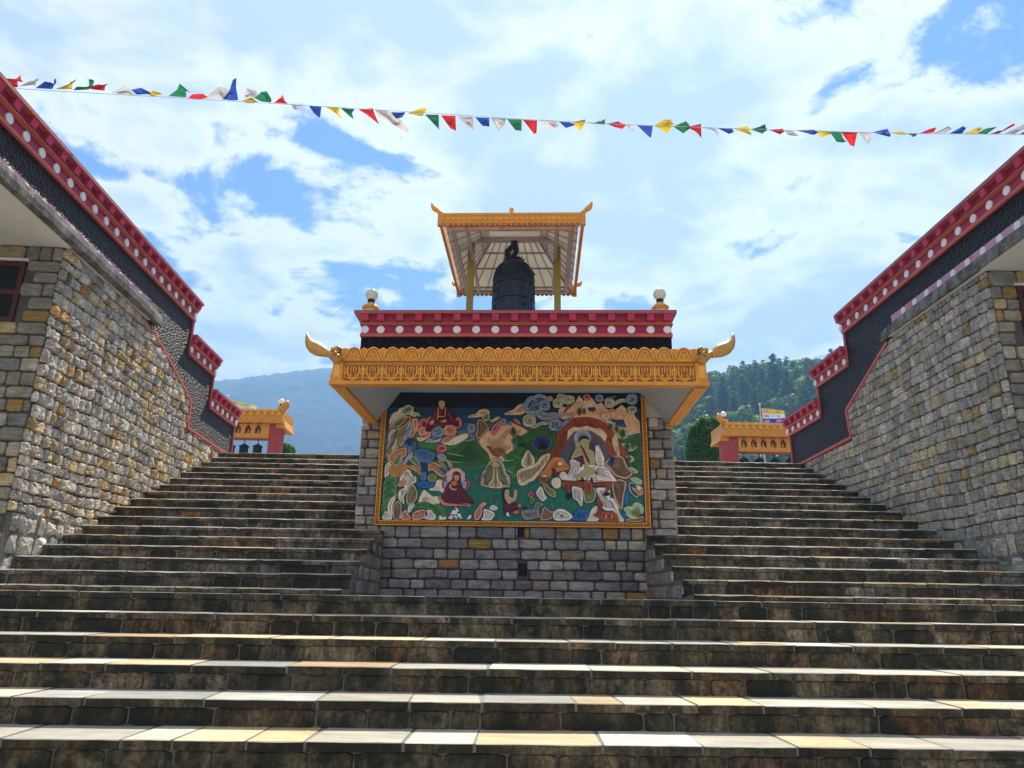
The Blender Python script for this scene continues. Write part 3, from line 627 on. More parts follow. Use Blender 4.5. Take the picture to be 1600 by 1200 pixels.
MURAL=[(1, 'painted_hill', 'green', 'ltgreen', '-1400,2042 -1339,2058 -1287,1964 -1055,1927 -870,1920 -654,2047 -644,1736 -1382,1730'),
(1, 'painted_meadow', 'teal', None, '-1812,1723 -646,1824 515,1817 1603,1795 1614,953 -1733,917'),
(2, 'painted_hill', 'dkgreen', 'ltgreen', '-764,1897 -720,1968 -652,2000 -552,1977 -449,1876 -379,1823 -347,1738 -375,1661 -450,1615 -715,1597 -1020,1633 -1178,1732 -1028,1795'),
(2, 'painted_hill', 'peach', 'sand', '-513,1969 -401,2095 -348,2104 -316,2049 -226,2175 -119,2239 -26,2192 67,2146 151,2099 37,2012 -85,1980 -45,1895 -149,1755 -186,1663 -337,1661 -355,1769 -457,1884'),
(2, 'painted_hill', 'peach', 'sand', '-251,1893 -191,1971 -84,1926 -37,1856 -112,1809 -219,1832'),
(2, 'painted_hill', 'dkgreen', 'ltgreen', '-92,1988 113,2075 212,2131 327,2179 442,2132 526,2101 601,1899 494,1668 268,1590 -32,1512 -155,1663 -37,1864 16,1911 -84,1972'),
(2, 'painted_hill', 'green', 'ltgreen', '-218,1750 -112,1782 115,1822 343,1785 268,1586 43,1531 -47,1462 -109,1590 -50,1705'),
(2, 'painted_mountain', 'peach', 'white', '617,2354 702,2435 757,2483 812,2588 858,2532 880,2483 920,2588 982,2556 1042,2468 1111,2493 1171,2405 1254,2366 1371,2462 1424,2414 1437,2359 1499,2391 1542,2312 1600,2233 1603,2092 1465,2060 1276,2059 1098,2246 900,2277 670,2275'),
(3, 'painted_mountain', 'peach', 'white', '1388,2248 1437,2343 1500,2399 1549,2280 1600,2217 1596,2108 1451,2091 1431,2169'),
(3, 'painted_mountain', 'peach', 'white', '1430,2146 1502,2248 1539,2217 1559,2139 1534,2092 1459,2091'),
(3, 'painted_mountain', 'sand', 'white', '856,2427 881,2540 950,2540 1010,2428 947,2356 878,2372'),
(2, 'painted_hill', 'ltgreen', 'green', '1166,2215 1279,2184 1453,2146 1458,2068 1410,1998 1320,2005 1232,2106'),
(1, 'painted_hill', 'dkgreen', 'ltgreen', '1320,1997 1410,1990 1603,2108 1603,1715 1596,1526 1513,1502 1412,1599 1347,1904'),
(2, 'painted_hill', 'ltgreen', 'white', '1333,1943 1454,1952 1565,1898 1480,1836 1406,1859'),
(2, 'painted_hill', 'ltgreen', 'white', '1406,1626 1481,1634 1561,1581 1537,1551 1456,1573'),
(2, 'painted_hill', 'ltgreen', 'white', '1439,1490 1506,1506 1601,1469 1606,1402 1504,1438'),
(2, 'painted_hill', 'ltgreen', 'white', '1388,1778 1486,1786 1521,1725 1453,1687'),
(3, 'painted_cave', 'rust', 'brown', '516,2085 562,2133 616,2204 732,2276 900,2292 1007,2277 1098,2246 1166,2199 1247,2106 1305,2013 1369,1897 1427,1828 1388,1759 1413,1630 1508,1547 1408,1471 1371,1464 1262,1560 1237,1720 1158,1865 1092,1980 943,2088 821,2103 698,2016 606,1868 545,1760 469,1744 424,1629 364,1591 341,1667 439,1821 516,1937'),
(3, 'painted_cave', 'cavegrey', None, '606,1868 698,2016 806,2111 943,2104 1093,1996 1165,1857 1237,1720 1188,1598 888,1520 514,1592 560,1783'),
(5, 'painted_icicle', 'cream', 'tan', '652,1977 661,2102 730,2157 822,2150 906,2174 989,2143 1080,2136 1155,2074 1169,2035 1137,1957 1093,2019 1041,2057 973,2104 897,2111 821,2103 745,2095 691,2040'),
(4, 'painted_cave', 'orange', 'sand', '454,1740 515,1756 590,1741 650,1665 694,1605 589,1581 484,1557 394,1466 364,1391 304,1420 289,1518 364,1594'),
(5, 'painted_rock', 'tan', 'cream', '-10,1553 72,1607 162,1631 260,1677 305,1762 419,1809 434,1771 373,1648 306,1556 216,1442 156,1426 119,1388 44,1380 14,1433'),
(6, 'painted_flower', 'cream', 'white', '530,1687 590,1695 590,1649 529,1641'),
(4, 'painted_rock', 'brown', 'rust', '1115,1669 1177,1746 1239,1792 1381,1770 1414,1641 1508,1558 1408,1467 1261,1504 1189,1601'),
(5, 'painted_flame', 'navy', 'water', '1182,1654 1192,1746 1238,1777 1260,1738 1242,1647'),
(5, 'painted_icicle', 'tan', 'cream', '1221,1981 1276,2075 1305,2013 1309,1904 1329,1789 1298,1766 1256,1865'),
(4, 'painted_rock', 'brown', 'green', '1199,1428 1305,1489 1407,1445 1389,1340 1365,1266 1344,1082 1294,1103 1238,1220'),
(4, 'painted_water', 'water', 'navy', '1361,1155 1373,1281 1404,1340 1433,1326 1412,1141'),
(4, 'painted_rock', 'navy', 'white', '1422,1438 1504,1438 1612,1372 1608,1268 1549,1268 1526,1230 1433,1311'),
(5, 'painted_rock', 'orange', 'ltgreen', '1449,1371 1501,1371 1596,1327 1601,1268 1535,1282'),
(5, 'painted_rock', 'white', 'navy', '1503,1423 1597,1372 1597,1350 1537,1342'),
(5, 'painted_bush', 'ltgreen', 'white', '1345,1096 1397,1133 1456,1127 1495,1186 1560,1172 1603,1136 1607,1048 1540,1033 1501,967 1393,1002 1380,1060'),
(6, 'painted_bush', 'olive', 'green', '1454,1068 1528,1105 1563,1062 1539,1003 1467,1017'),
(5, 'painted_rock', 'brown', 'olive', '1378,980 1502,989 1606,1019 1610,939 1362,936'),
(4, 'painted_water', 'water', 'navy', '1321,1038 1395,1053 1370,958 1341,972'),
(4, 'painted_rock', 'olive', 'navy', '841,1350 930,1366 1019,1367 1009,1218 949,1166 853,1165'),
(5, 'painted_rock', 'white', 'navy', '700,1386 841,1365 847,1261 838,1120 801,1135 765,1201 720,1215 706,1304'),
(5, 'painted_rock', 'white', 'navy', '1012,1367 1153,1368 1197,1353 1179,1234 1231,1235 1287,1125 1306,1037 1369,936 1281,935 1234,1073 1138,1072 1088,1094 1075,1189 1018,1300'),
(5, 'painted_water', 'water', 'navy', '748,1068 837,1098 925,1070 924,1019 872,938 696,944 726,1031'),
(4, 'painted_hill', 'cream', 'ltgreen', '864,938 909,1011 955,1100 1022,1144 1043,1057 1055,940'),
(5, 'painted_rock', 'white', 'navy', '482,941 453,1029 512,1088 586,1096 667,1053 725,995 659,943'),
(5, 'painted_rock', 'navy', None, '512,1047 623,1030 622,986 556,957 541,993 512,1036'),
(3, 'painted_cloud', 'cream', 'white', '-1699,2230 -1666,2327 -1590,2359 -1577,2399 -1522,2408 -1487,2343 -1462,2304 -1590,2231 -1684,2119'),
(4, 'painted_rock', 'olive', 'cream', '-1677,1782 -1706,1743 -1707,1883 -1643,2088 -1637,2119 -1696,2072 -1687,2167 -1652,2231 -1605,2231 -1577,2271 -1493,2303 -1429,2280 -1392,2184 -1378,2074 -1428,1987 -1464,1940 -1507,1885 -1589,1845 -1662,1782'),
(5, 'painted_rock', 'brown', 'sand', '-1591,2120 -1490,2255 -1430,2296 -1405,2264 -1424,2200 -1506,2128 -1573,2088'),
(5, 'painted_rock', 'cream', 'navy', '-1690,2087 -1652,2231 -1605,2231 -1610,2183 -1653,2119'),
(5, 'painted_rock', 'cream', 'navy', '-1694,1922 -1695,2048 -1652,2111 -1582,2104 -1639,2017 -1673,1946'),
(5, 'painted_rock', 'skylt', 'navy', '-1496,1963 -1472,2089 -1433,2208 -1385,2184 -1378,2074 -1435,1987 -1499,1885'),
(5, 'painted_rock', 'cream', 'navy', '-1650,1837 -1620,1962 -1583,2001 -1571,1923 -1590,1853'),
(5, 'painted_rock', 'brown', 'cream', '-1559,1861 -1536,1986 -1493,2049 -1489,1979 -1537,1869'),
(4, 'painted_cloud', 'salmon', 'peach', '-1404,2248 -1351,2272 -1310,2248 -1299,2185 -1303,2106 -1339,2058 -1367,2011 -1413,1995 -1430,2018 -1379,2089 -1392,2184'),
(4, 'painted_rock', 'orange', 'rust', '-1712,1728 -1662,1782 -1589,1845 -1452,1877 -1435,1838 -1444,1730'),
(4, 'painted_rock', 'orange', 'rust', '-1709,1685 -1626,1817 -1495,1818 -1477,1772 -1498,1617 -1482,1595 -1606,1624 -1626,1578 -1614,1517 -1507,1518 -1473,1587 -1423,1633 -1331,1634 -1235,1551 -1232,1497 -1343,1573 -1436,1603'),
(5, 'painted_rock', 'green', 'cream', '-1623,1655 -1547,1787 -1486,1795 -1530,1633 -1575,1624'),
(5, 'painted_rock', 'olive', 'ltgreen', '-1398,1734 -1346,1773 -1273,1688 -1239,1620 -1243,1558 -1316,1634 -1387,1680'),
(5, 'painted_rock', 'skylt', 'navy', '-1486,1671 -1401,1788 -1364,1819 -1354,1773 -1425,1672 -1468,1618'),
(4, 'painted_rock', 'cream', 'navy', '-1720,1616 -1664,1693 -1622,1632 -1645,1517 -1709,1448'),
(4, 'painted_water', 'navy', 'water', '-1451,1987 -1373,1979 -1318,1948 -1289,1855 -1310,1808 -1357,1823 -1370,1917 -1437,1885'),
(5, 'painted_water', 'blue2', 'navy', '-1356,1816 -1251,1863 -1158,1840 -1080,1810 -1047,1764 -1118,1640 -1256,1662 -1321,1731'),
(5, 'painted_waterfall', 'navy', 'water', '-1272,1665 -1227,1696 -1150,1674 -1153,1574 -1153,1437 -1237,1437 -1228,1558'),
(6, 'painted_waterfall', 'water', 'blue2', '-1227,1551 -1159,1551 -1161,1430 -1233,1429'),
(6, 'painted_water', 'water', 'navy', '-1295,1391 -1229,1437 -1137,1415 -1046,1401 -1058,1348 -1163,1332 -1255,1346'),
(4, 'painted_rock', 'orange', 'olive', '-1156,1651 -1089,1690 -1035,1667 -964,1622 -884,1523 -935,1470 -1020,1507 -1092,1582 -1143,1544'),
(5, 'painted_rock', 'navy', 'skylt', '-1024,1598 -980,1622 -886,1576 -892,1523 -944,1492'),
(5, 'painted_rock', 'olive', 'cream', '-1036,1698 -999,1721 -927,1637 -887,1592 -964,1622'),
(5, 'painted_rock', 'olive', 'navy', '-1156,1498 -1090,1529 -1020,1499 -1053,1408 -1137,1422'),
(4, 'painted_rock', 'skylt', 'navy', '-1047,1771 -972,1803 -916,1749 -921,1672 -1030,1733'),
(4, 'painted_cloud', 'salmon', 'peach', '-922,1706 -892,1714 -820,1623 -864,1592'),
(4, 'painted_rock', 'cream', 'navy', '-1526,1449 -1435,1587 -1373,1572 -1339,1497 -1293,1489 -1289,1414 -1333,1390 -1359,1315 -1445,1239 -1423,1120 -1486,1164 -1527,1223 -1510,1314 -1429,1344 -1484,1374'),
(5, 'painted_rock', 'salmon', 'brown', '-1544,1373 -1495,1442 -1426,1435 -1430,1375 -1504,1344'),
(5, 'painted_rock', 'olive', 'green', '-1419,1180 -1403,1299 -1349,1405 -1292,1346 -1258,1271 -1275,1166 -1377,1106'),
(6, 'painted_rock', 'brown', 'olive', '-1370,1247 -1327,1278 -1294,1241 -1298,1166 -1372,1150'),
(5, 'painted_bush', 'green', 'cream', '-1719,1372 -1694,1448 -1628,1494 -1551,1480 -1531,1404 -1628,1373 -1701,1327'),
(5, 'painted_bush', 'green', 'cream', '-1720,1281 -1695,1357 -1630,1403 -1553,1389 -1533,1313 -1629,1282 -1702,1237'),
(5, 'painted_bush', 'green', 'cream', '-1722,1192 -1697,1267 -1631,1312 -1555,1298 -1535,1223 -1631,1192 -1704,1147'),
(4, 'painted_hill', 'green', 'ltgreen', '-1719,940 -1725,1124 -1626,1237 -1533,1321 -1523,1268 -1588,1223 -1654,1088 -1712,940'),
(5, 'painted_rock', 'cream', 'brown', '-1649,1125 -1595,1223 -1530,1268 -1548,1193 -1580,1104 -1564,971 -1634,1014'),
(5, 'painted_rock', 'brown', 'olive', '-1569,934 -1573,1111 -1517,1186 -1453,1120 -1462,1016 -1472,928'),
(5, 'painted_rock', 'salmon', 'peach', '-1472,928 -1462,1016 -1405,1068 -1371,1002 -1315,937'),
(4, 'painted_hill', 'cream', 'ltgreen', '-1259,1144 -1234,1241 -1193,1324 -1138,1287 -1052,1213 -1095,1168 -946,1199 -951,1304 -1147,1309 -1058,1348 -1033,1446 -957,1454 -930,1349 -890,1289 -946,1199 -1170,1175'),
(4, 'painted_hill', 'green', 'ltgreen', '-1303,1121 -1201,1182 -1066,1198 -989,1154 -862,978 -935,933 -1024,932 -1121,1079 -1226,1092 -1315,1077'),
(5, 'painted_rock', 'white', 'navy', '-1389,1046 -1365,1150 -1320,1166 -1288,1121 -1323,1077 -1343,1032 -1372,1017'),
(5, 'painted_rock', 'salmon', 'rust', '-1325,973 -1313,1032 -1210,1070 -1119,1049 -1162,1012 -1130,975 -1233,930 -1315,929'),
(6, 'painted_rock', 'white', 'navy', '-1150,1063 -1075,1064 -1050,1020 -1020,1006 -1017,940 -1113,931 -1189,960 -1116,990'),
(5, 'painted_rock', 'white', 'navy', '-1719,932 -1674,1043 -1621,1036 -1572,971 -1576,930'),
(5, 'painted_offering', 'white', 'cream', '-854,971 -785,1097 -747,1090 -691,980 -682,951 -861,949'),
(6, 'painted_jewel', 'red', None, '-826,999 -833,991 -848,991 -855,999 -848,1007 -833,1007'),
(6, 'painted_jewel', 'navy', None, '-785,1001 -792,993 -807,993 -814,1001 -807,1009 -792,1009'),
(6, 'painted_jewel', 'green', None, '-740,1000 -747,992 -762,992 -770,1000 -763,1008 -748,1008'),
(6, 'painted_jewel', 'red', None, '-772,963 -779,955 -794,955 -802,963 -795,971 -780,971'),
(6, 'painted_jewel', 'navy', None, '-713,965 -720,957 -735,957 -742,965 -735,973 -720,973'),
(6, 'painted_jewel', 'red', None, '-769,1071 -776,1063 -791,1063 -799,1071 -791,1079 -776,1079'),
(6, 'painted_jewel', 'navy', None, '-719,1031 -726,1023 -741,1023 -748,1031 -741,1039 -726,1039'),
(5, 'painted_antler', 'white', 'cream', '-982,999 -966,977 -952,999 -936,970 -877,978 -898,941 -972,940'),
(5, 'painted_antler', 'white', 'cream', '-618,966 -589,1003 -567,1003 -573,959 -617,944'),
(5, 'painted_cloud', 'red', 'peach', '-1167,2186 -1163,2168 -1165,2151 -1174,2137 -1188,2130 -1196,2116 -1210,2108 -1225,2108 -1240,2116 -1255,2115 -1270,2122 -1280,2137 -1284,2154 -1294,2167 -1299,2185 -1296,2202 -1287,2216 -1285,2233 -1276,2248 -1262,2255 -1247,2255 -1233,2263 -1218,2263 -1203,2255 -1193,2241 -1179,2234 -1168,2221 -1164,2203'),
(5, 'painted_cloud', 'red', 'peach', '-734,2204 -731,2184 -734,2164 -743,2149 -755,2142 -765,2129 -778,2124 -791,2129 -801,2142 -814,2149 -824,2164 -828,2184 -827,2203 -830,2223 -827,2243 -818,2258 -806,2266 -796,2278 -783,2284 -770,2279 -759,2266 -747,2259 -737,2244 -732,2224'),
(4, 'painted_cloud', 'red', 'peach', '-1100,2234 -1097,2220 -1100,2207 -1109,2197 -1121,2192 -1131,2183 -1144,2180 -1157,2183 -1168,2192 -1180,2197 -1190,2206 -1195,2220 -1193,2233 -1196,2247 -1193,2260 -1184,2270 -1172,2275 -1162,2284 -1149,2287 -1135,2284 -1125,2275 -1112,2270 -1102,2261 -1098,2247'),
(6, 'painted_cloud', 'peach', 'cream', '-1328,2003 -1243,2004 -1167,2020 -1150,1996 -1256,1949 -1295,1956'),
(6, 'painted_cloud', 'salmon', 'peach', '-1203,2083 -1201,2061 -1206,2041 -1217,2027 -1233,2023 -1248,2014 -1264,2015 -1279,2027 -1288,2045 -1300,2061 -1305,2082 -1302,2103 -1292,2119 -1285,2137 -1271,2149 -1255,2151 -1240,2142 -1223,2138 -1210,2124 -1203,2104'),
(6, 'painted_cloud', 'salmon', 'peach', '-1132,2044 -1129,2030 -1134,2015 -1145,2006 -1158,2003 -1170,1996 -1183,1997 -1195,2006 -1203,2018 -1213,2029 -1217,2043 -1214,2057 -1206,2068 -1199,2081 -1188,2090 -1174,2091 -1162,2084 -1148,2081 -1137,2072 -1131,2058'),
(6, 'painted_cloud', 'skylt', 'white', '-1217,1941 -1165,1981 -1074,2005 -981,2005 -1009,1950 -1086,1934'),
(6, 'painted_cloud', 'salmon', 'peach', '-1001,1927 -980,1982 -905,2029 -814,2061 -805,2022 -902,1967 -955,1927'),
(7, 'painted_cloud', 'blue2', 'skylt', '-953,2076 -948,2060 -951,2044 -964,2031 -983,2024 -995,2011 -1014,2003 -1035,2003 -1054,2010 -1075,2010 -1095,2017 -1108,2030 -1113,2046 -1127,2059 -1133,2075 -1129,2092 -1116,2104 -1112,2120 -1100,2134 -1081,2141 -1060,2141 -1041,2148 -1021,2149 -1001,2141 -987,2128 -968,2121 -954,2109 -949,2093'),
(7, 'painted_cloud', 'salmon', 'peach', '-800,2101 -795,2084 -798,2067 -810,2054 -829,2046 -840,2033 -858,2025 -878,2026 -896,2033 -916,2032 -935,2039 -948,2053 -953,2070 -966,2083 -972,2100 -967,2116 -956,2130 -952,2147 -940,2161 -922,2168 -901,2168 -884,2175 -864,2176 -846,2169 -833,2155 -814,2148 -800,2135 -796,2117'),
(5, 'painted_cloud', 'ltgreen', 'cream', '-1381,2376 -1377,2359 -1382,2342 -1394,2330 -1413,2323 -1427,2312 -1446,2308 -1466,2312 -1481,2323 -1501,2329 -1515,2341 -1521,2359 -1519,2375 -1523,2392 -1519,2410 -1506,2422 -1488,2429 -1473,2440 -1454,2444 -1434,2440 -1419,2429 -1400,2423 -1386,2411 -1379,2393'),
(5, 'painted_cloud', 'ltgreen', 'cream', '-1439,2312 -1386,2344 -1307,2336 -1273,2281 -1313,2296 -1382,2280'),
(5, 'painted_cloud', 'cream', 'peach', '-992,1911 -902,1951 -827,2006 -713,2054 -644,2062 -642,2000 -733,1944 -823,1897'),
(5, 'painted_cloud', 'red', 'peach', '-917,1858 -913,1847 -915,1835 -926,1826 -940,1821 -950,1812 -964,1806 -980,1807 -995,1812 -1011,1811 -1026,1816 -1036,1825 -1040,1836 -1051,1846 -1055,1857 -1052,1867 -1042,1877 -1039,1889 -1029,1898 -1015,1903 -999,1902 -984,1908 -968,1909 -954,1903 -943,1894 -928,1889 -917,1880 -914,1868'),
(5, 'painted_cloud', 'red', 'peach', '-981,1818 -979,1808 -983,1798 -990,1791 -1001,1789 -1010,1785 -1020,1785 -1030,1791 -1035,1799 -1042,1808 -1046,1818 -1043,1828 -1037,1837 -1032,1845 -1023,1851 -1013,1851 -1003,1848 -993,1845 -985,1838 -980,1828'),
(7, 'seated_figure', 'maroon', 'dkmaroon', '-1209,2083 -1197,2154 -1139,2249 -1112,2337 -1107,2386 -1046,2426 -952,2427 -903,2363 -854,2299 -813,2235 -755,2141 -833,2172 -949,2163 -1065,2155 -1124,2083'),
(8, 'seated_figure', 'skin', None, '-1045,2495 -1010,2503 -971,2491 -961,2443 -983,2402 -1001,2366 -1022,2402 -1047,2442'),
(8, 'seated_figure', 'skin', None, '-1160,2194 -1124,2246 -1087,2218 -1112,2170 -1151,2170'),
(8, 'seated_figure', 'skin', None, '-1033,2222 -983,2226 -961,2254 -920,2219 -974,2199'),
(8, 'seated_figure', 'peach', None, '-1048,2290 -962,2290 -962,2278 -1047,2278'),
(8, 'seated_figure', 'peach', None, '-1055,2410 -1045,2410 -1044,2282 -1061,2230 -1066,2234 -1054,2298'),
(8, 'seated_figure', 'peach', None, '-963,2410 -953,2410 -946,2282 -957,2282'),
(4, 'painted_cloud', 'peach', 'cream', '-661,2272 -639,2304 -539,2332 -509,2381 -424,2397 -369,2365 -368,2325 -476,2285'),
(4, 'painted_cloud', 'peach', 'cream', '-205,2314 -121,2359 -52,2383 1,2447 55,2472 102,2448 103,2316'),
(5, 'painted_cloud', 'ltgreen', 'cream', '-367,2286 -365,2268 -371,2251 -383,2239 -398,2235 -412,2228 -428,2230 -442,2239 -451,2254 -461,2267 -465,2285 -462,2303 -452,2316 -444,2331 -431,2341 -415,2343 -400,2336 -385,2332 -373,2320 -366,2303'),
(5, 'painted_cloud', 'ltgreen', 'cream', '-382,2254 -351,2238 -259,2294 -213,2278 -289,2230 -342,2206'),
(3, 'painted_rock', 'brown', 'navy', '-543,2205 -506,2269 -443,2237 -380,2174 -363,2111 -401,2095 -475,2001 -513,1977 -554,2047 -525,2126'),
(4, 'painted_cloud', 'blue2', 'skylt', '-547,2134 -545,2114 -551,2095 -565,2081 -584,2077 -600,2069 -620,2070 -636,2081 -646,2098 -659,2114 -665,2133 -660,2153 -648,2169 -640,2186 -624,2198 -605,2198 -587,2191 -569,2187 -554,2173 -546,2154'),
(4, 'painted_cloud', 'blue2', 'cream', '-647,2094 -608,2055 -552,2008 -575,2000 -638,2031'),
(5, 'painted_cloud', 'red', 'pink', '-347,2096 -326,2159 -273,2207 -258,2238 -219,2223 -226,2160 -270,2081 -323,2033'),
(5, 'painted_cloud', 'red', 'pink', '-65,2247 -19,2268 27,2240 51,2177 -3,2200'),
(5, 'painted_cloud', 'blue2', 'skylt', '-144,2223 -144,2205 -152,2188 -167,2179 -184,2179 -201,2179 -215,2188 -224,2205 -225,2223 -225,2241 -217,2258 -202,2267 -185,2267 -168,2268 -153,2258 -145,2241'),
(5, 'painted_cloud', 'blue2', 'skylt', '-165,2207 -104,2223 -64,2176 -134,2192'),
(6, 'painted_cloud', 'skylt', 'navy', '234,2313 280,2393 358,2345 517,2354 619,2339 603,2275 419,2242 304,2242'),
(7, 'painted_cloud', 'blue2', 'skylt', '338,2433 342,2390 327,2349 292,2321 251,2311 211,2293 167,2296 130,2320 108,2357 80,2388 67,2432 79,2475 107,2507 128,2544 166,2569 210,2572 249,2555 291,2545 326,2517 342,2476'),
(7, 'painted_cloud', 'blue2', 'skylt', '396,2505 399,2476 387,2447 360,2427 327,2421 296,2409 261,2411 232,2427 214,2452 192,2475 182,2504 191,2534 214,2557 231,2583 260,2599 295,2601 326,2590 360,2583 387,2563 399,2535'),
(8, 'painted_cloud', 'blue2', 'skylt', '431,2441 431,2412 415,2384 388,2369 358,2369 327,2369 300,2384 284,2411 284,2441 284,2470 299,2498 327,2513 357,2513 388,2513 415,2498 431,2471'),
(7, 'painted_cloud', 'ltgreen2', 'cream', '244,2233 244,2199 227,2168 194,2150 159,2150 123,2150 90,2167 72,2198 72,2232 71,2267 89,2298 122,2316 157,2316 193,2316 226,2299 244,2268'),
(6, 'painted_cloud', 'ltgreen2', 'cream', '151,2138 250,2194 319,2226 419,2226 404,2179 296,2178 228,2131'),
(7, 'painted_cloud', 'blue2', 'skylt', '584,2180 583,2147 565,2118 532,2101 495,2101 459,2101 426,2117 408,2146 408,2179 408,2212 426,2242 459,2258 496,2259 533,2259 566,2242 584,2213'),
(7, 'painted_cloud', 'blue2', 'skylt', '562,2180 616,2243 670,2267 731,2268 631,2180 531,2117 493,2101'),
(6, 'painted_cloud', 'salmon', 'peach', '466,2538 462,2523 451,2511 436,2505 418,2505 403,2511 392,2523 388,2537 392,2552 403,2564 419,2571 436,2571 451,2564 462,2552'),
(7, 'painted_cloud', 'ltgreen2', 'cream', '601,2474 601,2448 587,2424 561,2410 533,2410 504,2410 479,2423 465,2447 465,2474 465,2500 479,2524 505,2538 533,2538 562,2538 587,2525 601,2501'),
(7, 'painted_cloud', 'ltgreen2', 'cream', '753,2523 753,2498 736,2476 706,2463 672,2462 638,2462 608,2475 591,2497 591,2522 591,2547 609,2570 639,2583 673,2583 707,2583 737,2570 754,2548'),
(6, 'painted_cloud', 'ltgreen2', 'cream', '642,2563 642,2546 628,2531 605,2522 580,2522 554,2522 531,2530 518,2545 518,2562 518,2579 531,2595 554,2603 580,2603 606,2603 629,2595 642,2580'),
(7, 'painted_cloud', 'pinkish', 'cream', '532,2354 564,2418 625,2426 633,2394 594,2354 655,2315 748,2339 778,2323 670,2275 593,2251 540,2290'),
(6, 'painted_cloud', 'red', 'peach', '702,2427 699,2417 689,2409 675,2405 660,2405 646,2409 636,2417 633,2426 636,2436 646,2444 660,2448 676,2448 689,2444 699,2436'),
(6, 'painted_cloud', 'red', 'peach', '964,2560 965,2548 959,2536 946,2529 930,2525 915,2521 899,2521 885,2528 877,2539 866,2548 863,2560 867,2572 878,2581 886,2591 900,2599 917,2599 931,2595 947,2592 960,2584 966,2572'),
(7, 'painted_cloud', 'blue2', 'skylt', '1130,2545 1130,2524 1118,2505 1098,2495 1077,2495 1055,2495 1035,2505 1025,2523 1025,2544 1026,2565 1037,2584 1057,2594 1079,2594 1100,2595 1120,2584 1131,2566'),
(6, 'painted_cloud', 'blue2', 'skylt', '1119,2517 1182,2557 1290,2582 1305,2566 1212,2533 1150,2493'),
(7, 'painted_cloud', 'ltgreen2', 'cream', '1282,2477 1281,2452 1267,2429 1241,2417 1213,2416 1185,2416 1160,2429 1146,2451 1147,2477 1148,2502 1162,2525 1188,2538 1216,2538 1245,2538 1270,2525 1283,2503'),
(7, 'painted_cloud', 'ltgreen2', 'cream', '1257,2469 1320,2534 1428,2542 1465,2494 1365,2494 1287,2445'),
(8, 'painted_cloud', 'blue2', 'skylt', '1575,2531 1574,2501 1558,2474 1531,2459 1502,2458 1473,2458 1446,2473 1433,2500 1433,2530 1434,2560 1450,2587 1477,2603 1507,2603 1536,2603 1562,2588 1576,2560'),
(4, 'painted_cloud', 'ltgreen2', 'cream', '1564,2395 1564,2375 1550,2357 1527,2347 1502,2347 1476,2347 1454,2356 1441,2375 1442,2394 1443,2414 1456,2433 1480,2442 1505,2443 1530,2443 1553,2433 1565,2415'),
(5, 'painted_cloud', 'salmon', 'peach', '1277,2386 1274,2376 1264,2368 1250,2364 1235,2364 1221,2368 1211,2376 1208,2385 1212,2395 1222,2403 1236,2407 1251,2407 1265,2403 1275,2395'),
(7, 'painted_cloud', 'pinkish', 'white', '1218,2302 1217,2284 1205,2267 1183,2258 1159,2258 1136,2258 1115,2267 1103,2283 1103,2301 1104,2320 1116,2336 1138,2345 1162,2345 1185,2345 1206,2337 1218,2320'),
(7, 'painted_cloud', 'pinkish', 'white', '1152,2270 1205,2239 1303,2200 1227,2200 1158,2215'),
(6, 'painted_bush', 'navy', 'blue2', '925,2420 964,2412 1010,2424 1029,2396 993,2364 932,2380'),
(6, 'painted_tree', 'pine', 'ltgreen', '-53,2154 -29,2126 -13,2070 -24,2041 -78,2041 -90,2069 -75,2126'),
(5, 'painted_trunk', 'rust', None, '-57,2041 -45,2041 -45,2018 -57,2018'),
(6, 'painted_tree', 'pine', 'ltgreen', '818,2419 835,2397 846,2354 837,2332 796,2331 788,2353 800,2397'),
(5, 'painted_trunk', 'rust', None, '810,2332 823,2332 822,2308 810,2308'),
(6, 'painted_tree', 'pine', 'ltgreen', '879,2408 891,2394 898,2366 892,2352 864,2352 858,2366 867,2394'),
(5, 'painted_trunk', 'rust', None, '872,2352 884,2352 884,2328 872,2328'),
(6, 'painted_tree', 'pine', 'ltgreen', '1215,2202 1230,2187 1240,2157 1232,2142 1196,2142 1188,2157 1199,2187'),
(5, 'painted_trunk', 'rust', None, '1208,2142 1220,2142 1219,2119 1207,2119'),
(6, 'painted_tree', 'pine', 'ltgreen', '1294,2175 1309,2160 1319,2130 1311,2115 1275,2115 1267,2130 1278,2160'),
(5, 'painted_trunk', 'rust', None, '1287,2115 1299,2115 1298,2092 1286,2092'),
(6, 'painted_tree', 'pine', 'ltgreen', '1373,2134 1394,2108 1407,2058 1395,2033 1344,2032 1334,2057 1350,2108'),
(5, 'painted_trunk', 'rust', None, '1364,2032 1376,2032 1375,2009 1363,2009'),
(6, 'painted_tree', 'pine', 'ltgreen', '1428,1959 1446,1936 1457,1890 1447,1867 1403,1866 1394,1889 1408,1936'),
(5, 'painted_trunk', 'rust', None, '1419,1866 1431,1867 1430,1843 1418,1843'),
(6, 'painted_tree', 'pine', 'ltgreen', '1507,1971 1523,1952 1533,1913 1524,1894 1486,1894 1478,1913 1491,1952'),
(5, 'painted_trunk', 'rust', None, '1499,1894 1511,1894 1510,1871 1498,1871'),
(6, 'painted_tree', 'pine', 'ltgreen', '1441,1774 1454,1759 1462,1729 1454,1713 1423,1713 1417,1728 1427,1759'),
(5, 'painted_trunk', 'rust', None, '1433,1713 1445,1713 1444,1690 1432,1690'),
(6, 'painted_tree', 'pine', 'ltgreen', '316,2206 330,2188 340,2153 333,2135 299,2135 291,2153 301,2188'),
(5, 'painted_trunk', 'rust', None, '310,2135 322,2135 322,2112 310,2112'),
(6, 'painted_tree', 'pine', 'ltgreen', '212,2131 222,2121 229,2101 224,2091 201,2091 196,2101 202,2121'),
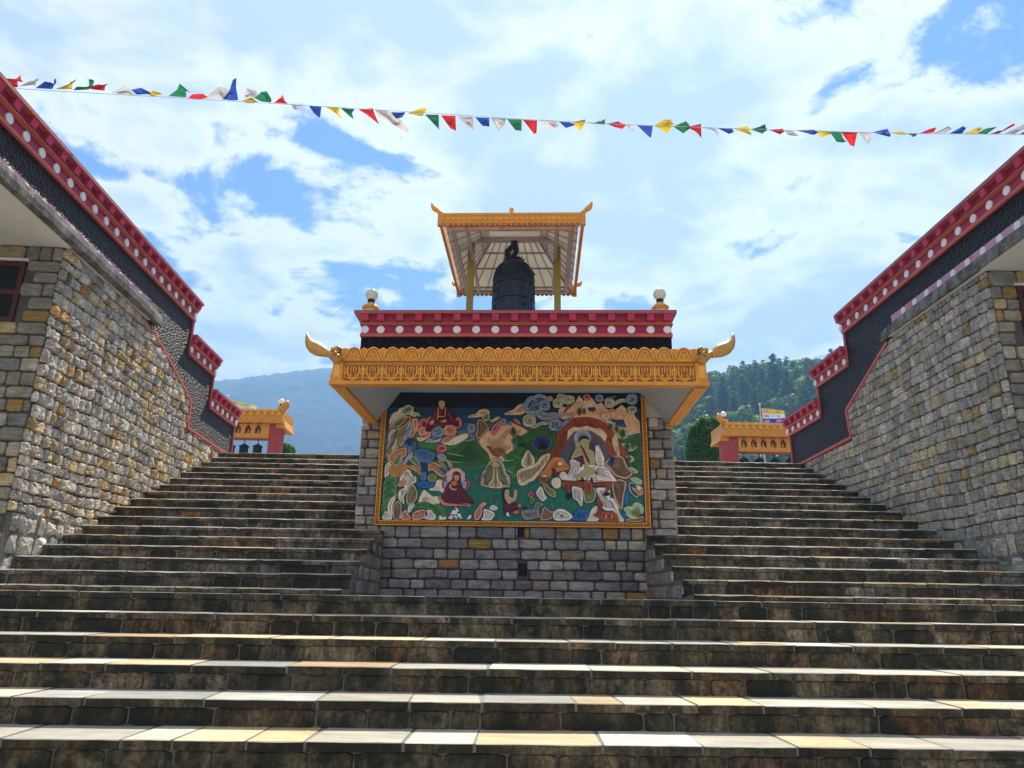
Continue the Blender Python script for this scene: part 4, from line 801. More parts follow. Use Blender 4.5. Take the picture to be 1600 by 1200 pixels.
(5, 'painted_trunk', 'rust', None, '206,2091 219,2091 219,2068 207,2068'),
(6, 'painted_tree', 'pine', 'ltgreen', '408,2104 418,2095 424,2075 419,2065 396,2065 391,2075 397,2094'),
(5, 'painted_trunk', 'rust', None, '401,2065 414,2065 414,2042 401,2042'),
(6, 'painted_tree', 'pine', 'ltgreen', '476,2085 490,2074 499,2050 492,2038 460,2038 453,2050 462,2073'),
(5, 'painted_trunk', 'rust', None, '470,2038 482,2038 482,2015 470,2015'),
(4, 'painted_cave', 'navy', 'ltgreen', '449,1937 446,1905 429,1876 400,1853 363,1840 324,1832 284,1836 248,1852 223,1876 201,1903 193,1935 201,1967 222,1995 247,2020 283,2036 324,2040 362,2033 400,2021 430,1998 446,1969'),
(5, 'painted_cave', 'black', None, '267,1858 282,1928 335,1959 381,1921 388,1859 328,1843'),
(4, 'painted_rock', 'cream', 'navy', '78,1741 108,1818 146,1850 184,1796 230,1742 230,1643 162,1627 102,1612 49,1649 63,1726'),
(5, 'painted_rock', 'olive', 'tan', '117,1635 123,1780 146,1826 177,1773 193,1643 155,1627'),
(4, 'painted_rock', 'olive', 'navy', '-474,1398 -469,1496 -397,1626 -353,1703 -301,1730 -217,1720 -155,1643 -138,1545 -77,1500 -75,1357 -150,1356 -210,1340 -367,1347 -436,1368'),
(5, 'painted_rock', 'peach', 'navy', '-329,1619 -315,1673 -277,1692 -231,1658 -208,1620'),
(5, 'painted_rock', 'peach', 'cream', '-360,1347 -362,1414 -310,1452 -298,1619 -253,1620 -234,1445 -189,1416 -180,1341'),
(6, 'painted_rock', 'olive', None, '-281,1355 -283,1620 -268,1620 -255,1348'),
(5, 'painted_rock', 'cream', 'olive', '-458,1376 -461,1474 -416,1497 -422,1436 -436,1372'),
(5, 'painted_rock', 'cream', 'olive', '-145,1499 -107,1492 -90,1357 -112,1349'),
(6, 'painted_bird', 'rust', 'brown', '-404,1892 -350,1896 -318,1823 -249,1808 -218,1762 -263,1754 -317,1785 -349,1846'),
(7, 'painted_bird', 'brown', 'tan', '-311,1854 -235,1878 -143,1840 -172,1770 -241,1785'),
(5, 'painted_rock', 'white', 'navy', '240,1285 299,1383 336,1353 359,1271 396,1227 329,1174 284,1226'),
(5, 'painted_rock', 'olive', 'green', '329,1405 374,1421 418,1361 493,1332 513,1228 433,1242 359,1316'),
(5, 'painted_bush', 'cream', 'green', '448,1467 514,1497 568,1468 568,1363 493,1339 441,1406'),
(5, 'painted_bush', 'cream', 'green', '544,1497 559,1558 612,1574 656,1514 559,1475'),
(7, 'painted_pot', 'rust', 'maroon', '299,1458 321,1518 396,1519 418,1459 366,1406'),
(8, 'painted_pot', 'tan', 'black', '321,1511 343,1530 396,1519 396,1489 321,1488'),
(7, 'painted_pot', 'maroon', 'red', '449,1603 494,1607 501,1565 514,1527 493,1505 449,1519 464,1557'),
(5, 'painted_halo', 'pinkish', 'cream', '-671,1495 -663,1474 -666,1452 -680,1436 -702,1425 -713,1406 -732,1392 -757,1390 -781,1395 -805,1389 -829,1391 -849,1405 -862,1423 -884,1434 -900,1450 -905,1471 -898,1493 -907,1514 -904,1535 -889,1552 -868,1563 -856,1582 -837,1596 -813,1598 -788,1593 -764,1599 -740,1597 -720,1583 -707,1564 -685,1554 -669,1537 -664,1516'),
(4, 'painted_halo', 'blue2', 'skylt', '-885,1546 -842,1607 -774,1612 -704,1570 -718,1547 -810,1562'),
(5, 'painted_halo', 'red', 'pinkish', '-833,1387 -839,1355 -857,1329 -883,1314 -913,1314 -941,1328 -961,1354 -969,1386 -964,1419 -946,1445 -920,1460 -889,1460 -861,1446 -842,1420'),
(6, 'painted_halo', 'skylt', 'blue2', '-849,1387 -852,1365 -864,1346 -882,1336 -901,1336 -920,1345 -934,1364 -939,1386 -936,1409 -923,1428 -906,1438 -886,1438 -868,1429 -854,1410'),
(5, 'painted_halo', 'red', 'pinkish', '-600,1390 -605,1357 -623,1331 -650,1316 -680,1316 -708,1330 -727,1356 -735,1388 -730,1421 -712,1447 -685,1462 -655,1462 -627,1448 -608,1422'),
(6, 'painted_halo', 'skylt', 'blue2', '-637,1389 -641,1367 -653,1348 -671,1338 -691,1338 -709,1347 -722,1366 -728,1388 -724,1411 -712,1430 -694,1440 -675,1440 -656,1430 -643,1412'),
(6, 'painted_mat', 'salmon', 'blue2', '-1016,1243 -948,1244 -569,1129 -569,1114 -920,1110 -959,1147'),
(7, 'seated_figure', 'maroon', 'dkmaroon', '-970,1229 -920,1304 -887,1394 -821,1455 -817,1539 -779,1558 -725,1532 -723,1456 -696,1351 -628,1254 -556,1188 -547,1151 -645,1165 -719,1142 -907,1155'),
(8, 'seated_figure', 'skin', None, '-808,1509 -740,1509 -738,1456 -771,1426 -806,1463'),
(8, 'seated_figure', 'orange', None, '-842,1418 -790,1441 -759,1403 -772,1365 -833,1380'),
(8, 'seated_figure', 'skin', None, '-870,1364 -842,1402 -831,1335 -749,1336 -785,1305 -838,1320'),
(6, 'seated_figure', 'black', None, '-179,1296 -165,1341 -120,1349 -105,1326 -141,1296 -147,1177 -169,1162'),
(7, 'seated_figure', 'skin', 'sand', '-142,1326 -105,1334 -89,1297 -96,1252 -50,1208 -29,1267 -30,1327 8,1320 9,1238 -13,1178 -65,1171 -72,1148 -109,1155 -148,1214 -149,1289'),
(7, 'seated_figure', 'maroon', 'dkmaroon', '-169,1162 -117,1148 -57,1148 17,1142 25,1090 -34,1068 -100,1045 -144,993 -160,1059'),
(7, 'seated_figure', 'orange', 'salmon', '10,1120 32,1157 70,1135 48,1090'),
(7, 'seated_figure', 'orange', 'salmon', '-48,1053 26,1068 34,1024 -25,1016'),
(7, 'seated_figure', 'white', None, '-136,1000 -108,1059 -92,1008 -69,986'),
(6, 'painted_deer', 'grey', 'cream', '63,1061 122,1076 211,1070 240,1122 240,1159 277,1174 344,1152 337,1130 285,1122 278,1049 315,991 241,968 123,945 71,988'),
(6, 'painted_deer', 'black', None, '70,1069 114,1121 137,1106 122,1069'),
(6, 'painted_flower', 'red', 'white', '150,1269 165,1299 202,1303 221,1270 203,1232 165,1236'),
(5, 'painted_leaf', 'olive', 'green', '166,1210 203,1240 247,1211 225,1173 181,1136'),
(4, 'painted_rock', 'brown', 'salmon', '293,939 337,1108 374,1116 433,1058 492,1066 512,1029 433,955'),
(5, 'painted_rock', 'salmon', 'brown', '-528,938 -538,1026 -502,1077 -459,1144 -408,1175 -362,1145 -436,1100 -426,1027 -469,938'),
(6, 'painted_rock', 'white', 'navy', '-454,938 -411,990 -421,1086 -376,1079 -308,1057 -263,1021 -277,984 -320,933'),
(6, 'painted_rock', 'white', 'navy', '-354,1086 -310,1131 -250,1124 -227,1073 -293,1058'),
(5, 'painted_halo', 'skylt', 'blue2', '964,2010 960,1982 948,1956 929,1933 906,1916 878,1905 849,1901 819,1905 792,1915 769,1932 751,1954 740,1981 736,2009 740,2037 752,2063 771,2086 794,2104 822,2115 852,2119 881,2115 909,2104 932,2087 950,2065 961,2038'),
(6, 'painted_seat_deer', 'rust', 'brown', '573,1393 581,1430 663,1446 887,1433 1185,1443 1214,1413 1198,1368 1159,1308 1122,1308 1139,1383 960,1381 848,1350 663,1401 692,1304 654,1274 625,1333'),
(7, 'painted_seat_deer', 'black', None, '628,1296 699,1289 691,1245 654,1207'),
(7, 'painted_seat_deer', 'black', None, '1107,1308 1181,1301 1173,1264 1106,1263'),
(7, 'seated_figure', 'white', 'cream', '566,1475 649,1506 695,1612 673,1696 711,1734 801,1689 905,1637 1040,1653 1011,1691 1015,1906 1061,1914 1089,1837 1125,1745 1122,1638 1174,1609 1210,1548 1274,1459 1274,1444 1147,1443 961,1426 843,1470 738,1446 581,1453'),
(8, 'seated_figure', 'skin2', 'skin2d', '696,1746 750,1854 758,1900 751,1954 781,1970 826,1932 818,1893 803,1854 848,1886 819,1932 804,1978 820,2017 881,2033 926,1994 939,1902 924,1871 998,1825 1011,1710 1011,1672 979,1566 1039,1612 1054,1581 963,1528 933,1520 887,1429 881,1520 843,1474 768,1443 760,1473 829,1564 867,1595 875,1671 847,1778 802,1762 711,1731'),
(9, 'seated_figure', 'black', None, '804,1986 820,2017 881,2037 926,2010 937,1987 881,2002 835,1994 815,1963'),
(9, 'seated_figure', 'dkred', None, '833,1878 856,1878 943,1679 920,1671'),
(9, 'seated_figure', 'white', 'cream', '905,1652 995,1653 1002,1622 912,1622'),
(8, 'seated_figure', 'dkred', None, '807,1636 839,1728 869,1713 830,1621'),
(8, 'seated_figure', 'dkred', None, '986,1584 1023,1569 1037,1524 1008,1532'),
(9, 'painted_seat_deer', 'rust', 'orange', '849,1432 887,1448 947,1448 968,1411 959,1306 921,1284 885,1306 864,1380'),
(9, 'painted_seat_deer', 'black', None, '821,1507 850,1470 872,1433 850,1440'),
(9, 'painted_seat_deer', 'black', None, '955,1509 939,1441 968,1411 973,1449'),
(9, 'painted_seat_deer', 'sand', None, '902,1433 924,1433 926,1321 896,1336'),
(7, 'painted_deer', 'rust', 'orange', '1016,1211 1046,1226 1082,1182 1104,1153 1074,1130 1065,1057 1175,1065 1255,1044 1290,972 1281,935 1150,934 1062,948 1027,998 961,1012 1020,1049 1037,1130'),
(8, 'painted_deer', 'peach', None, '1122,1014 1137,1028 1140,985 1121,963'),
(8, 'painted_deer', 'peach', None, '1196,1014 1211,1029 1213,985 1194,963')]
SPIRALS=[(-1.083, 2.044, 0.032, 1.3, 1, 'skylt', 0.0129),
(-0.995, 2.06, 0.032, 1.3, -1, 'skylt', 0.0129),
(-1.046, 2.088, 0.029, 1.2, 1, 'skylt', 0.0129),
(-0.914, 2.061, 0.034, 1.3, 1, 'peach', 0.0129),
(-0.85, 2.093, 0.032, 1.3, -1, 'peach', 0.0129),
(-1.246, 2.059, 0.029, 1.2, -1, 'peach', 0.0129),
(-1.172, 2.039, 0.024, 1.2, -1, 'peach', 0.0129),
(-1.488, 2.356, 0.035, 1.4, 1, 'green', 0.0129),
(-1.423, 2.384, 0.027, 1.2, -1, 'green', 0.0129),
(-0.41, 2.285, 0.037, 1.4, 1, 'green', 0.0129),
(-0.602, 2.13, 0.04, 1.5, 1, 'skylt', 0.0129),
(-0.184, 2.221, 0.032, 1.4, 1, 'skylt', 0.0129),
(0.184, 2.396, 0.05, 1.5, 1, 'skylt', 0.0161),
(0.365, 2.445, 0.05, 1.5, -1, 'skylt', 0.0161),
(0.241, 2.48, 0.044, 1.2, 1, 'skylt', 0.0145),
(0.158, 2.225, 0.065, 1.6, 1, 'cream', 0.0161),
(0.503, 2.187, 0.061, 1.6, -1, 'skylt', 0.0161),
(0.533, 2.474, 0.044, 1.4, 1, 'cream', 0.0145),
(0.672, 2.519, 0.044, 1.4, -1, 'cream', 0.0145),
(0.591, 2.559, 0.028, 1.2, 1, 'cream', 0.0113),
(1.082, 2.545, 0.036, 1.4, 1, 'skylt', 0.0129),
(1.222, 2.479, 0.039, 1.4, 1, 'cream', 0.0129),
(1.512, 2.526, 0.044, 1.5, -1, 'skylt', 0.0145)]
STROKES=[('tan', 0.0065, '680,2133 674,2102 681,2079'),
('tan', 0.0065, '715,2134 708,2102 716,2079'),
('tan', 0.0065, '745,2134 739,2102 746,2079'),
('tan', 0.0065, '783,2134 777,2103 784,2079'),
('tan', 0.0065, '826,2148 819,2103 826,2080'),
('tan', 0.0065, '864,2149 857,2103 864,2080'),
('tan', 0.0065, '906,2149 899,2103 906,2080'),
('tan', 0.0065, '944,2149 937,2104 944,2080'),
('tan', 0.0065, '982,2149 975,2104 982,2078'),
('tan', 0.0065, '1023,2136 1017,2104 1024,2065'),
('tan', 0.0065, '1061,2136 1055,2104 1061,2055'),
('tan', 0.0065, '1099,2136 1093,2105 1099,2042'),
('tan', 0.0065, '1134,2136 1127,2105 1133,2032'),
('grey', 0.0073, '703,1704 740,1635 709,1537 663,1491'),
('grey', 0.0073, '733,1704 770,1628 739,1537 701,1484'),
('grey', 0.0073, '763,1689 800,1621 769,1545'),
('grey', 0.0073, '695,1650 717,1612 686,1544 649,1506'),
('grey', 0.0073, '1027,1729 1087,1737'),
('grey', 0.0073, '1026,1691 1094,1699'),
('grey', 0.0073, '1032,1645 1107,1646'),
('grey', 0.0073, '1039,1615 1129,1593 1188,1594'),
('grey', 0.0073, '1031,1592 1068,1540 1134,1503 1201,1488'),
('grey', 0.0073, '1054,1600 1105,1532 1186,1511'),
('grey', 0.0073, '1038,1562 1067,1502 1148,1465'),
('grey', 0.0073, '978,1516 1036,1472'),
('grey', 0.0073, '970,1486 1029,1464'),
('grey', 0.0073, '1084,1585 1150,1548 1209,1541'),
('grey', 0.0073, '977,1456 1110,1446'),
('dkred', 0.0081, '566,1456 648,1446 842,1440'),
('dkred', 0.0081, '976,1430 1155,1439 1274,1442'),
('dkred', 0.0081, '811,1636 839,1720'),
('dkred', 0.0081, '688,1726 677,1696 695,1635'),
('skylt', 0.0048, '-1356,1948 -1344,1839'),
('skylt', 0.0048, '-1341,1948 -1329,1839'),
('skylt', 0.0048, '-1325,1948 -1313,1839'),
('skylt', 0.0048, '-1223,1543 -1222,1437'),
('skylt', 0.0048, '-1204,1543 -1203,1437'),
('skylt', 0.0048, '-1185,1544 -1184,1437'),
('skylt', 0.0048, '-1170,1544 -1169,1437'),
('skylt', 0.0048, '-1342,1757 -1308,1773 -1273,1758'),
('skylt', 0.0048, '-1265,1758 -1231,1774 -1196,1758'),
('skylt', 0.0048, '-1188,1758 -1155,1774 -1120,1759'),
('skylt', 0.0048, '-1340,1726 -1306,1742 -1271,1727'),
('skylt', 0.0048, '-1263,1727 -1230,1743 -1195,1727'),
('skylt', 0.0048, '-1187,1728 -1153,1743 -1118,1728'),
('skylt', 0.0048, '-1338,1696 -1305,1711 -1269,1696'),
('skylt', 0.0048, '-1262,1696 -1228,1712 -1193,1697'),
('skylt', 0.0048, '-1185,1697 -1152,1712 -1117,1697'),
('blue2', 0.0081, '-1349,1812 -1331,1839 -1307,1828 -1318,1812'),
('blue2', 0.0081, '-1286,1789 -1268,1816 -1244,1805 -1255,1789'),
('blue2', 0.0081, '-1233,1813 -1216,1840 -1192,1828 -1203,1813'),
('blue2', 0.0081, '-1172,1805 -1154,1833 -1130,1821 -1141,1806'),
('blue2', 0.0081, '-1307,1758 -1289,1785 -1266,1774 -1277,1758'),
('blue2', 0.0081, '-1192,1759 -1174,1786 -1151,1774 -1162,1759'),
('blue2', 0.0081, '-1125,1782 -1107,1810 -1083,1798 -1094,1783'),
('blue2', 0.0065, '-1292,1398 -1266,1418 -1243,1403'),
('blue2', 0.0065, '-1238,1384 -1212,1403 -1189,1388'),
('blue2', 0.0065, '-1186,1399 -1160,1418 -1137,1404'),
('blue2', 0.0065, '-1132,1385 -1106,1404 -1083,1389'),
('blue2', 0.0065, '-1244,1350 -1218,1369 -1195,1354'),
('blue2', 0.0065, '-1168,1351 -1142,1370 -1119,1355'),
('blue2', 0.0097, '763,1050 782,1074 804,1061 789,1050'),
('blue2', 0.0097, '822,1058 841,1082 863,1069 848,1058'),
('blue2', 0.0097, '873,1051 892,1076 914,1063 899,1051'),
('blue2', 0.0097, '726,1013 744,1037 766,1024 751,1013'),
('blue2', 0.0097, '792,1014 811,1038 832,1025 818,1014'),
('blue2', 0.0097, '858,1007 877,1031 899,1019 884,1007'),
('blue2', 0.0097, '740,955 758,979 780,966 765,955'),
('blue2', 0.0097, '798,956 817,980 839,967 824,956'),
('navy', 0.0065, '265,2345 334,2313 419,2345 517,2346 588,2315'),
('navy', 0.0065, '265,2317 335,2291 419,2318 517,2320 588,2300'),
('navy', 0.0065, '265,2289 335,2269 419,2290 517,2296 588,2287'),
('navy', 0.0065, '265,2261 335,2247 419,2262 517,2271 588,2273'),
('navy', 0.0048, '-1163,1949 -1088,1981 -1027,2005'),
('navy', 0.0048, '-1130,1955 -1071,1981 -1017,2005'),
('navy', 0.0048, '-1096,1960 -1054,1981 -1007,2005'),
('navy', 0.0048, '-1062,1966 -1037,1981 -996,2005'),
('rust', 0.0048, '-970,1935 -903,1990 -836,2046'),
('rust', 0.0048, '-954,1945 -895,1990 -836,2028'),
('rust', 0.0048, '-937,1956 -886,1990 -835,2011'),
('rust', 0.0048, '563,2370 602,2323 686,2315 763,2331'),
('rust', 0.0048, '563,2350 601,2303 686,2295 763,2323'),
('maroon', 0.0081, '593,2133 623,2086 600,2031'),
('maroon', 0.0081, '747,2260 769,2213 746,2173'),
('maroon', 0.0081, '846,2276 853,2213 822,2181'),
('maroon', 0.0081, '930,2269 945,2214 990,2167'),
('maroon', 0.0081, '1022,2246 1036,2191'),
('maroon', 0.0081, '1097,2199 1126,2136 1171,2105'),
('maroon', 0.0081, '1200,2043 1221,1981 1242,1935'),
('maroon', 0.0081, '1272,1904 1300,1827 1267,1750'),
('maroon', 0.0081, '546,1976 591,1938 561,1876'),
('maroon', 0.0081, '485,1837 530,1822 500,1768'),
('maroon', 0.0081, '562,2054 607,2008'),
('pine', 0.0097, '1326,1701 1338,1610 1396,1542'),
('pine', 0.0097, '1379,1724 1424,1717'),
('pine', 0.0097, '1365,1747 1410,1763'),
('pine', 0.0097, '1263,1602 1322,1564 1394,1490'),
('pine', 0.0097, '1303,1429 1331,1369 1285,1310'),
('pine', 0.0097, '1257,1369 1285,1310 1254,1265'),
('pine', 0.0097, '1347,1414 1352,1325 1312,1221'),
('brown', 0.0113, '12,1554 32,1508 14,1455'),
('brown', 0.0113, '57,1565 77,1518 59,1465'),
('brown', 0.0113, '103,1577 122,1527 104,1474'),
('brown', 0.0113, '148,1589 167,1537 148,1484'),
('brown', 0.0113, '193,1601 212,1546 193,1493'),
('brown', 0.0129, '230,1608 253,1571 231,1540'),
('brown', 0.0129, '275,1647 298,1609 276,1578'),
('brown', 0.0129, '321,1701 343,1663 321,1632'),
('brown', 0.0129, '366,1739 388,1701 366,1671'),
('olive', 0.0056, '-513,1458 -538,1519'),
('olive', 0.0056, '-513,1458 -515,1519'),
('olive', 0.0056, '-513,1458 -493,1519'),
('olive', 0.0056, '-370,1467 -395,1527'),
('olive', 0.0056, '-370,1467 -372,1528'),
('olive', 0.0056, '-370,1467 -349,1528'),
('olive', 0.0056, '-423,1174 -447,1234'),
('olive', 0.0056, '-423,1174 -425,1234'),
('olive', 0.0056, '-423,1174 -402,1234'),
('olive', 0.0056, '-318,1175 -342,1235'),
('olive', 0.0056, '-318,1175 -320,1235'),
('olive', 0.0056, '-318,1175 -297,1235'),
('olive', 0.0056, '-243,1124 -266,1183'),
('olive', 0.0056, '-243,1124 -244,1184'),
('olive', 0.0056, '-243,1124 -222,1184'),
('olive', 0.0056, '-202,927 -225,985'),
('olive', 0.0056, '-202,927 -203,985'),
('olive', 0.0056, '-202,927 -181,985'),
('olive', 0.0056, '463,1102 440,1161'),
('olive', 0.0056, '463,1102 463,1161'),
('olive', 0.0056, '463,1102 485,1161'),
('olive', 0.0056, '-1212,1100 -1237,1159'),
('olive', 0.0056, '-1212,1100 -1215,1159'),
('olive', 0.0056, '-1212,1100 -1192,1159'),
('olive', 0.0056, '-1121,1093 -1147,1152'),
('olive', 0.0056, '-1121,1093 -1124,1153'),
('olive', 0.0056, '-1121,1093 -1102,1153'),
('olive', 0.0056, '601,1118 579,1177'),
('olive', 0.0056, '601,1118 602,1177'),
('olive', 0.0056, '601,1118 624,1177'),
('olive', 0.0056, '660,1133 639,1192'),
('olive', 0.0056, '660,1133 661,1192'),
('olive', 0.0056, '660,1133 683,1193'),
('olive', 0.0056, '-1513,1001 -1540,1060'),
('olive', 0.0056, '-1513,1001 -1517,1060'),
('olive', 0.0056, '-1513,1001 -1495,1060'),
('olive', 0.0056, '-902,1051 -927,1110'),
('olive', 0.0056, '-902,1051 -905,1110'),
('olive', 0.0056, '-902,1051 -882,1111'),
('ltgreen', 0.0113, '-727,1952 -605,1961 -559,1985'),
('ltgreen', 0.0113, '-913,1796 -797,1773 -690,1751'),
('ltgreen', 0.0113, '-1023,1702 -870,1680 -702,1666'),
('ltgreen', 0.0129, '-217,1704 -111,1697 -35,1709'),
('ltgreen', 0.0129, '-147,1590 -93,1553 -48,1545'),
('sand', 0.0073, '671,2379 749,2435 857,2475'),
('sand', 0.0073, '772,2475 811,2499'),
('sand', 0.0073, '934,2492 981,2508'),
('sand', 0.0073, '1048,2396 1102,2405'),
('sand', 0.0073, '1323,2374 1367,2311 1414,2343'),
('sand', 0.0073, '1207,2342 1284,2358'),
('sand', 0.0073, '1382,2295 1402,2201 1454,2177'),
('tan', 0.0073, '-307,2018 -237,1932'),
('tan', 0.0073, '-226,2167 -178,2081'),
('tan', 0.0073, '-123,1972 -53,1902'),
('navy', 0.0097, '-1681,2072 -1640,2167 -1603,2199'),
('navy', 0.0097, '-1674,1962 -1618,2056 -1581,2080'),
('navy', 0.0097, '-1636,1860 -1597,1970'),
('navy', 0.0097, '-1505,1978 -1471,2057 -1428,2121'),
('navy', 0.0097, '-1470,1924 -1429,2002'),
('navy', 0.0097, '-1688,1821 -1655,1915'),
('navy', 0.0081, '-1418,1557 -1446,1511 -1462,1518'),
('navy', 0.0081, '-1372,1542 -1324,1497 -1327,1421'),
('navy', 0.0081, '-1480,1314 -1448,1284 -1460,1239'),
('navy', 0.0081, '-1418,1284 -1385,1240'),
('navy', 0.0081, '-1323,1345 -1298,1300 -1309,1240'),
('navy', 0.0081, '-1557,1089 -1537,1015 -1540,949'),
('navy', 0.0081, '-1425,1031 -1407,972'),
('navy', 0.0081, '-1297,1010 -1237,1018'),
('navy', 0.0081, '-1209,1048 -1140,1027'),
('navy', 0.0081, '-1672,1014 -1639,970'),
('navy', 0.0081, '-1709,1342 -1659,1388 -1599,1396'),
('navy', 0.0081, '-1711,1252 -1661,1297 -1593,1313'),
('navy', 0.0097, '-436,1398 -461,1474 -410,1542'),
('navy', 0.0097, '-383,1369 -347,1452 -303,1475'),
('navy', 0.0097, '-152,1476 -114,1439 -113,1371'),
('navy', 0.0097, '-411,1565 -374,1604 -337,1665'),
('navy', 0.0097, '-166,1423 -189,1446'),
('navy', 0.0081, '737,1334 743,1245 735,1186'),
('navy', 0.0081, '774,1320 787,1231 801,1186'),
('navy', 0.0081, '1033,1307 1076,1219 1126,1145'),
('navy', 0.0081, '1063,1322 1106,1249 1178,1190'),
('navy', 0.0081, '1193,1190 1221,1132 1249,1073'),
('navy', 0.0081, '1089,1145 1140,1116'),
('navy', 0.0081, '1477,1311 1526,1253'),
('navy', 0.0081, '1436,1400 1503,1408 1553,1372'),
('salmon', 0.004, '-1074,2346 -1101,2266 -1145,2202'),
('salmon', 0.004, '-918,2346 -876,2267 -811,2204'),
('salmon', 0.004, '-1104,2170 -1003,2155 -911,2171'),
('salmon', 0.004, '-1004,2346 -1033,2306'),
('rust', 0.0048, '-877,1349 -911,1259 -947,1214'),
('rust', 0.0048, '-799,1290 -802,1171'),
('rust', 0.0048, '-725,1321 -678,1246 -600,1173'),
('rust', 0.0048, '-755,1305 -721,1201')]
mx0, mx1, mz0, mz1 = -1.735, 1.622, .925, 2.63
mur = MB(); rows = 16; gz = [mz0+(mz1-mz0)*i/rows for i in range(rows+1)]
def skyc(z):
    t = (z-1.9)/(2.62-1.9); a, b_, c = S3(120, 150, 190), S3(34, 84, 132), S3(8, 14, 34)
    mixf = lambda p, q, k: tuple(p[i]*(1-k)+q[i]*k for i in range(3))
    t = max(0, min(1, t)); return mixf(a, b_, sm(t/.55)) if t < .55 else mixf(b_, c, sm((t-.55)/.25))
for i in range(rows):
    cut = lambda z: max(0, (z-2.53))*1.6
    z0_, z1_ = gz[i], gz[i+1]
    mur.add([(mx0+cut(z0_), -.008, z0_), (mx1-cut(z0_)*.8, -.008, z0_), (mx1-cut(z1_)*.8, -.008, z1_), (mx0+cut(z1_), -.008, z1_)], [(0, 1, 2, 3)], skyc((z0_+z1_)/2))
mural = mur.build('mural', m_mural, shrine, fix=False)
def inset(poly, d):
    n = len(poly); sa = sum(poly[i][0]*poly[(i+1) % n][1]-poly[(i+1) % n][0]*poly[i][1] for i in range(n)); sg_ = 1 if sa > 0 else -1; o = []
    for i in range(n):
        p, q, r = Vector(poly[i-1]), Vector(poly[i]), Vector(poly[(i+1) % n])
        e1_ = (q-p); e2_ = (r-q)
        if e1_.length < 1e-6 or e2_.length < 1e-6: o.append(tuple(q)); continue
        n1_ = Vector((-e1_.y, e1_.x)).normalized()*sg_; n2_ = Vector((-e2_.y, e2_.x)).normalized()*sg_; m_ = n1_+n2_
        m_ = m_.normalized() if m_.length > .3 else n1_
        o.append((q.x+m_.x*d, q.y+m_.y*d))
    return o
def smooth_poly(p):
    if len(p) > 20: return p
    o = []
    for i in range(len(p)):
        a, c = Vector(p[i]), Vector(p[(i+1) % len(p)]); o += [tuple(a*.78+c*.22), tuple(a*.22+c*.78)]
    return o
for idx, (ly, kind, fc, rim, s_) in enumerate(MURAL):
    pts = [tuple(int(v)/1000 for v in q.split(',')) for q in s_.split()]
    pts = [(min(mx1-.004, max(mx0+.004, x)), min(mz1-.01, max(mz0+.002, z))) for x, z in pts]
    cl = [pts[0]]
    for q in pts[1:]:
        if abs(q[0]-cl[-1][0])+abs(q[1]-cl[-1][1]) > .004: cl.append(q)
    if len(cl) < 3 or area(cl) < .00015: continue
    if kind not in ('painted_icicle', 'painted_antler', 'painted_meadow'): cl = smooth_poly(cl)
    top = -.010-.0045*ly-.0001*(idx % 40); g = MB(); fcol = PAL[fc]; rc = PAL[rim] if rim else fcol
    n = len(cl); sz_ = math.sqrt(area(cl)); inn = inset(cl, min(.0055, .1*sz_)) if rim else inset(cl, .0015); outl = inset(cl, -.0045); dark = tuple(v*.12 for v in fcol)
    in2 = inset(cl, min(.028, .2*sz_)); deep = tuple(v*(.9 if fc in ('white', 'cream', 'pinkish') or 'figure' in kind else .62) for v in fcol); rc = tuple((u+v)/2 for u, v in zip(rc, fcol)); big = sz_ > .06 and kind not in ('painted_meadow', 'painted_icicle')
    vs = [(x, -.0085, z) for x, z in outl]+[(x, top+.004, z) for x, z in outl]+[(x, top+.002, z) for x, z in cl]+[(x, top, z) for x, z in inn]
    g.add(vs, [(r_*n+i, r_*n+(i+1) % n, (r_+1)*n+(i+1) % n, (r_+1)*n+i) for r_ in (0, 1) for i in range(n)], dark)
    k0_ = len(g.v)-len(vs)
    for i in range(n): g.f.append((k0_+2*n+i, k0_+2*n+(i+1) % n, k0_+3*n+(i+1) % n, k0_+3*n+i)); g.c.append(rc); g.m.append(0)
    mixc_ = lambda p, q, t_: tuple(p[i]*(1-t_)+q[i]*t_ for i in range(3))
    last, lc, bs = (inn, fcol, 3)
    if big:
        band = {'painted_rock': [mixc_(fcol, PAL['cream'], .55), fcol, mixc_(fcol, PAL['navy'], .6), mixc_(fcol, PAL['olive'], .4)], 'painted_cloud': [mixc_(fcol, PAL['white'], .35), fcol, mixc_(fcol, PAL['white'], .5), deep], 'painted_mountain': [mixc_(fcol, PAL['white'], .3), fcol, mixc_(fcol, PAL['olive'], .3), fcol]}.get(kind, [fcol, deep])
        prev = inn; nl = len(band)-1; stp = .20*sz_/nl
        cur = bs
        for q_ in range(nl):
            nx_ = inset(cl, min(.0055, .1*sz_)+stp*(q_+1))
            b0 = len(g.v); g.v += [(x, top-.0004*(q_+1), z) for x, z in nx_]
            p0 = k0_+3*n if q_ == 0 else b0-n
            for i in range(n): g.f.append((p0+i, p0+(i+1) % n, b0+(i+1) % n, b0+i)); g.c.append(band[q_]); g.m.append(0)
            last, lc, bs = nx_, band[q_+1], (b0-k0_)/n
    bs0 = int(round(bs*n))+k0_
    from mathutils.geometry import tessellate_polygon
    for tr in tessellate_polygon([[Vector((x, z, 0)) for x, z in last]]):
        g.f.append(tuple(bs0+i for i in tr)); g.c.append(lc); g.m.append(0)
    # painted shading bands inside larger shapes, as brush-painted rims on the relief
    g.build(kind, m_mural, mural, fix=False)
for cx, cz, r, t_, d, col, w_ in SPIRALS:
    g = MB(); g.tube(spiral(cx, cz, r, t_, d, -.056, 18, 200), [w_*.5*(1-.03*i) for i in range(19)], PAL[col], n=5); g.build('painted_curl', m_mural, mural, fix=False)
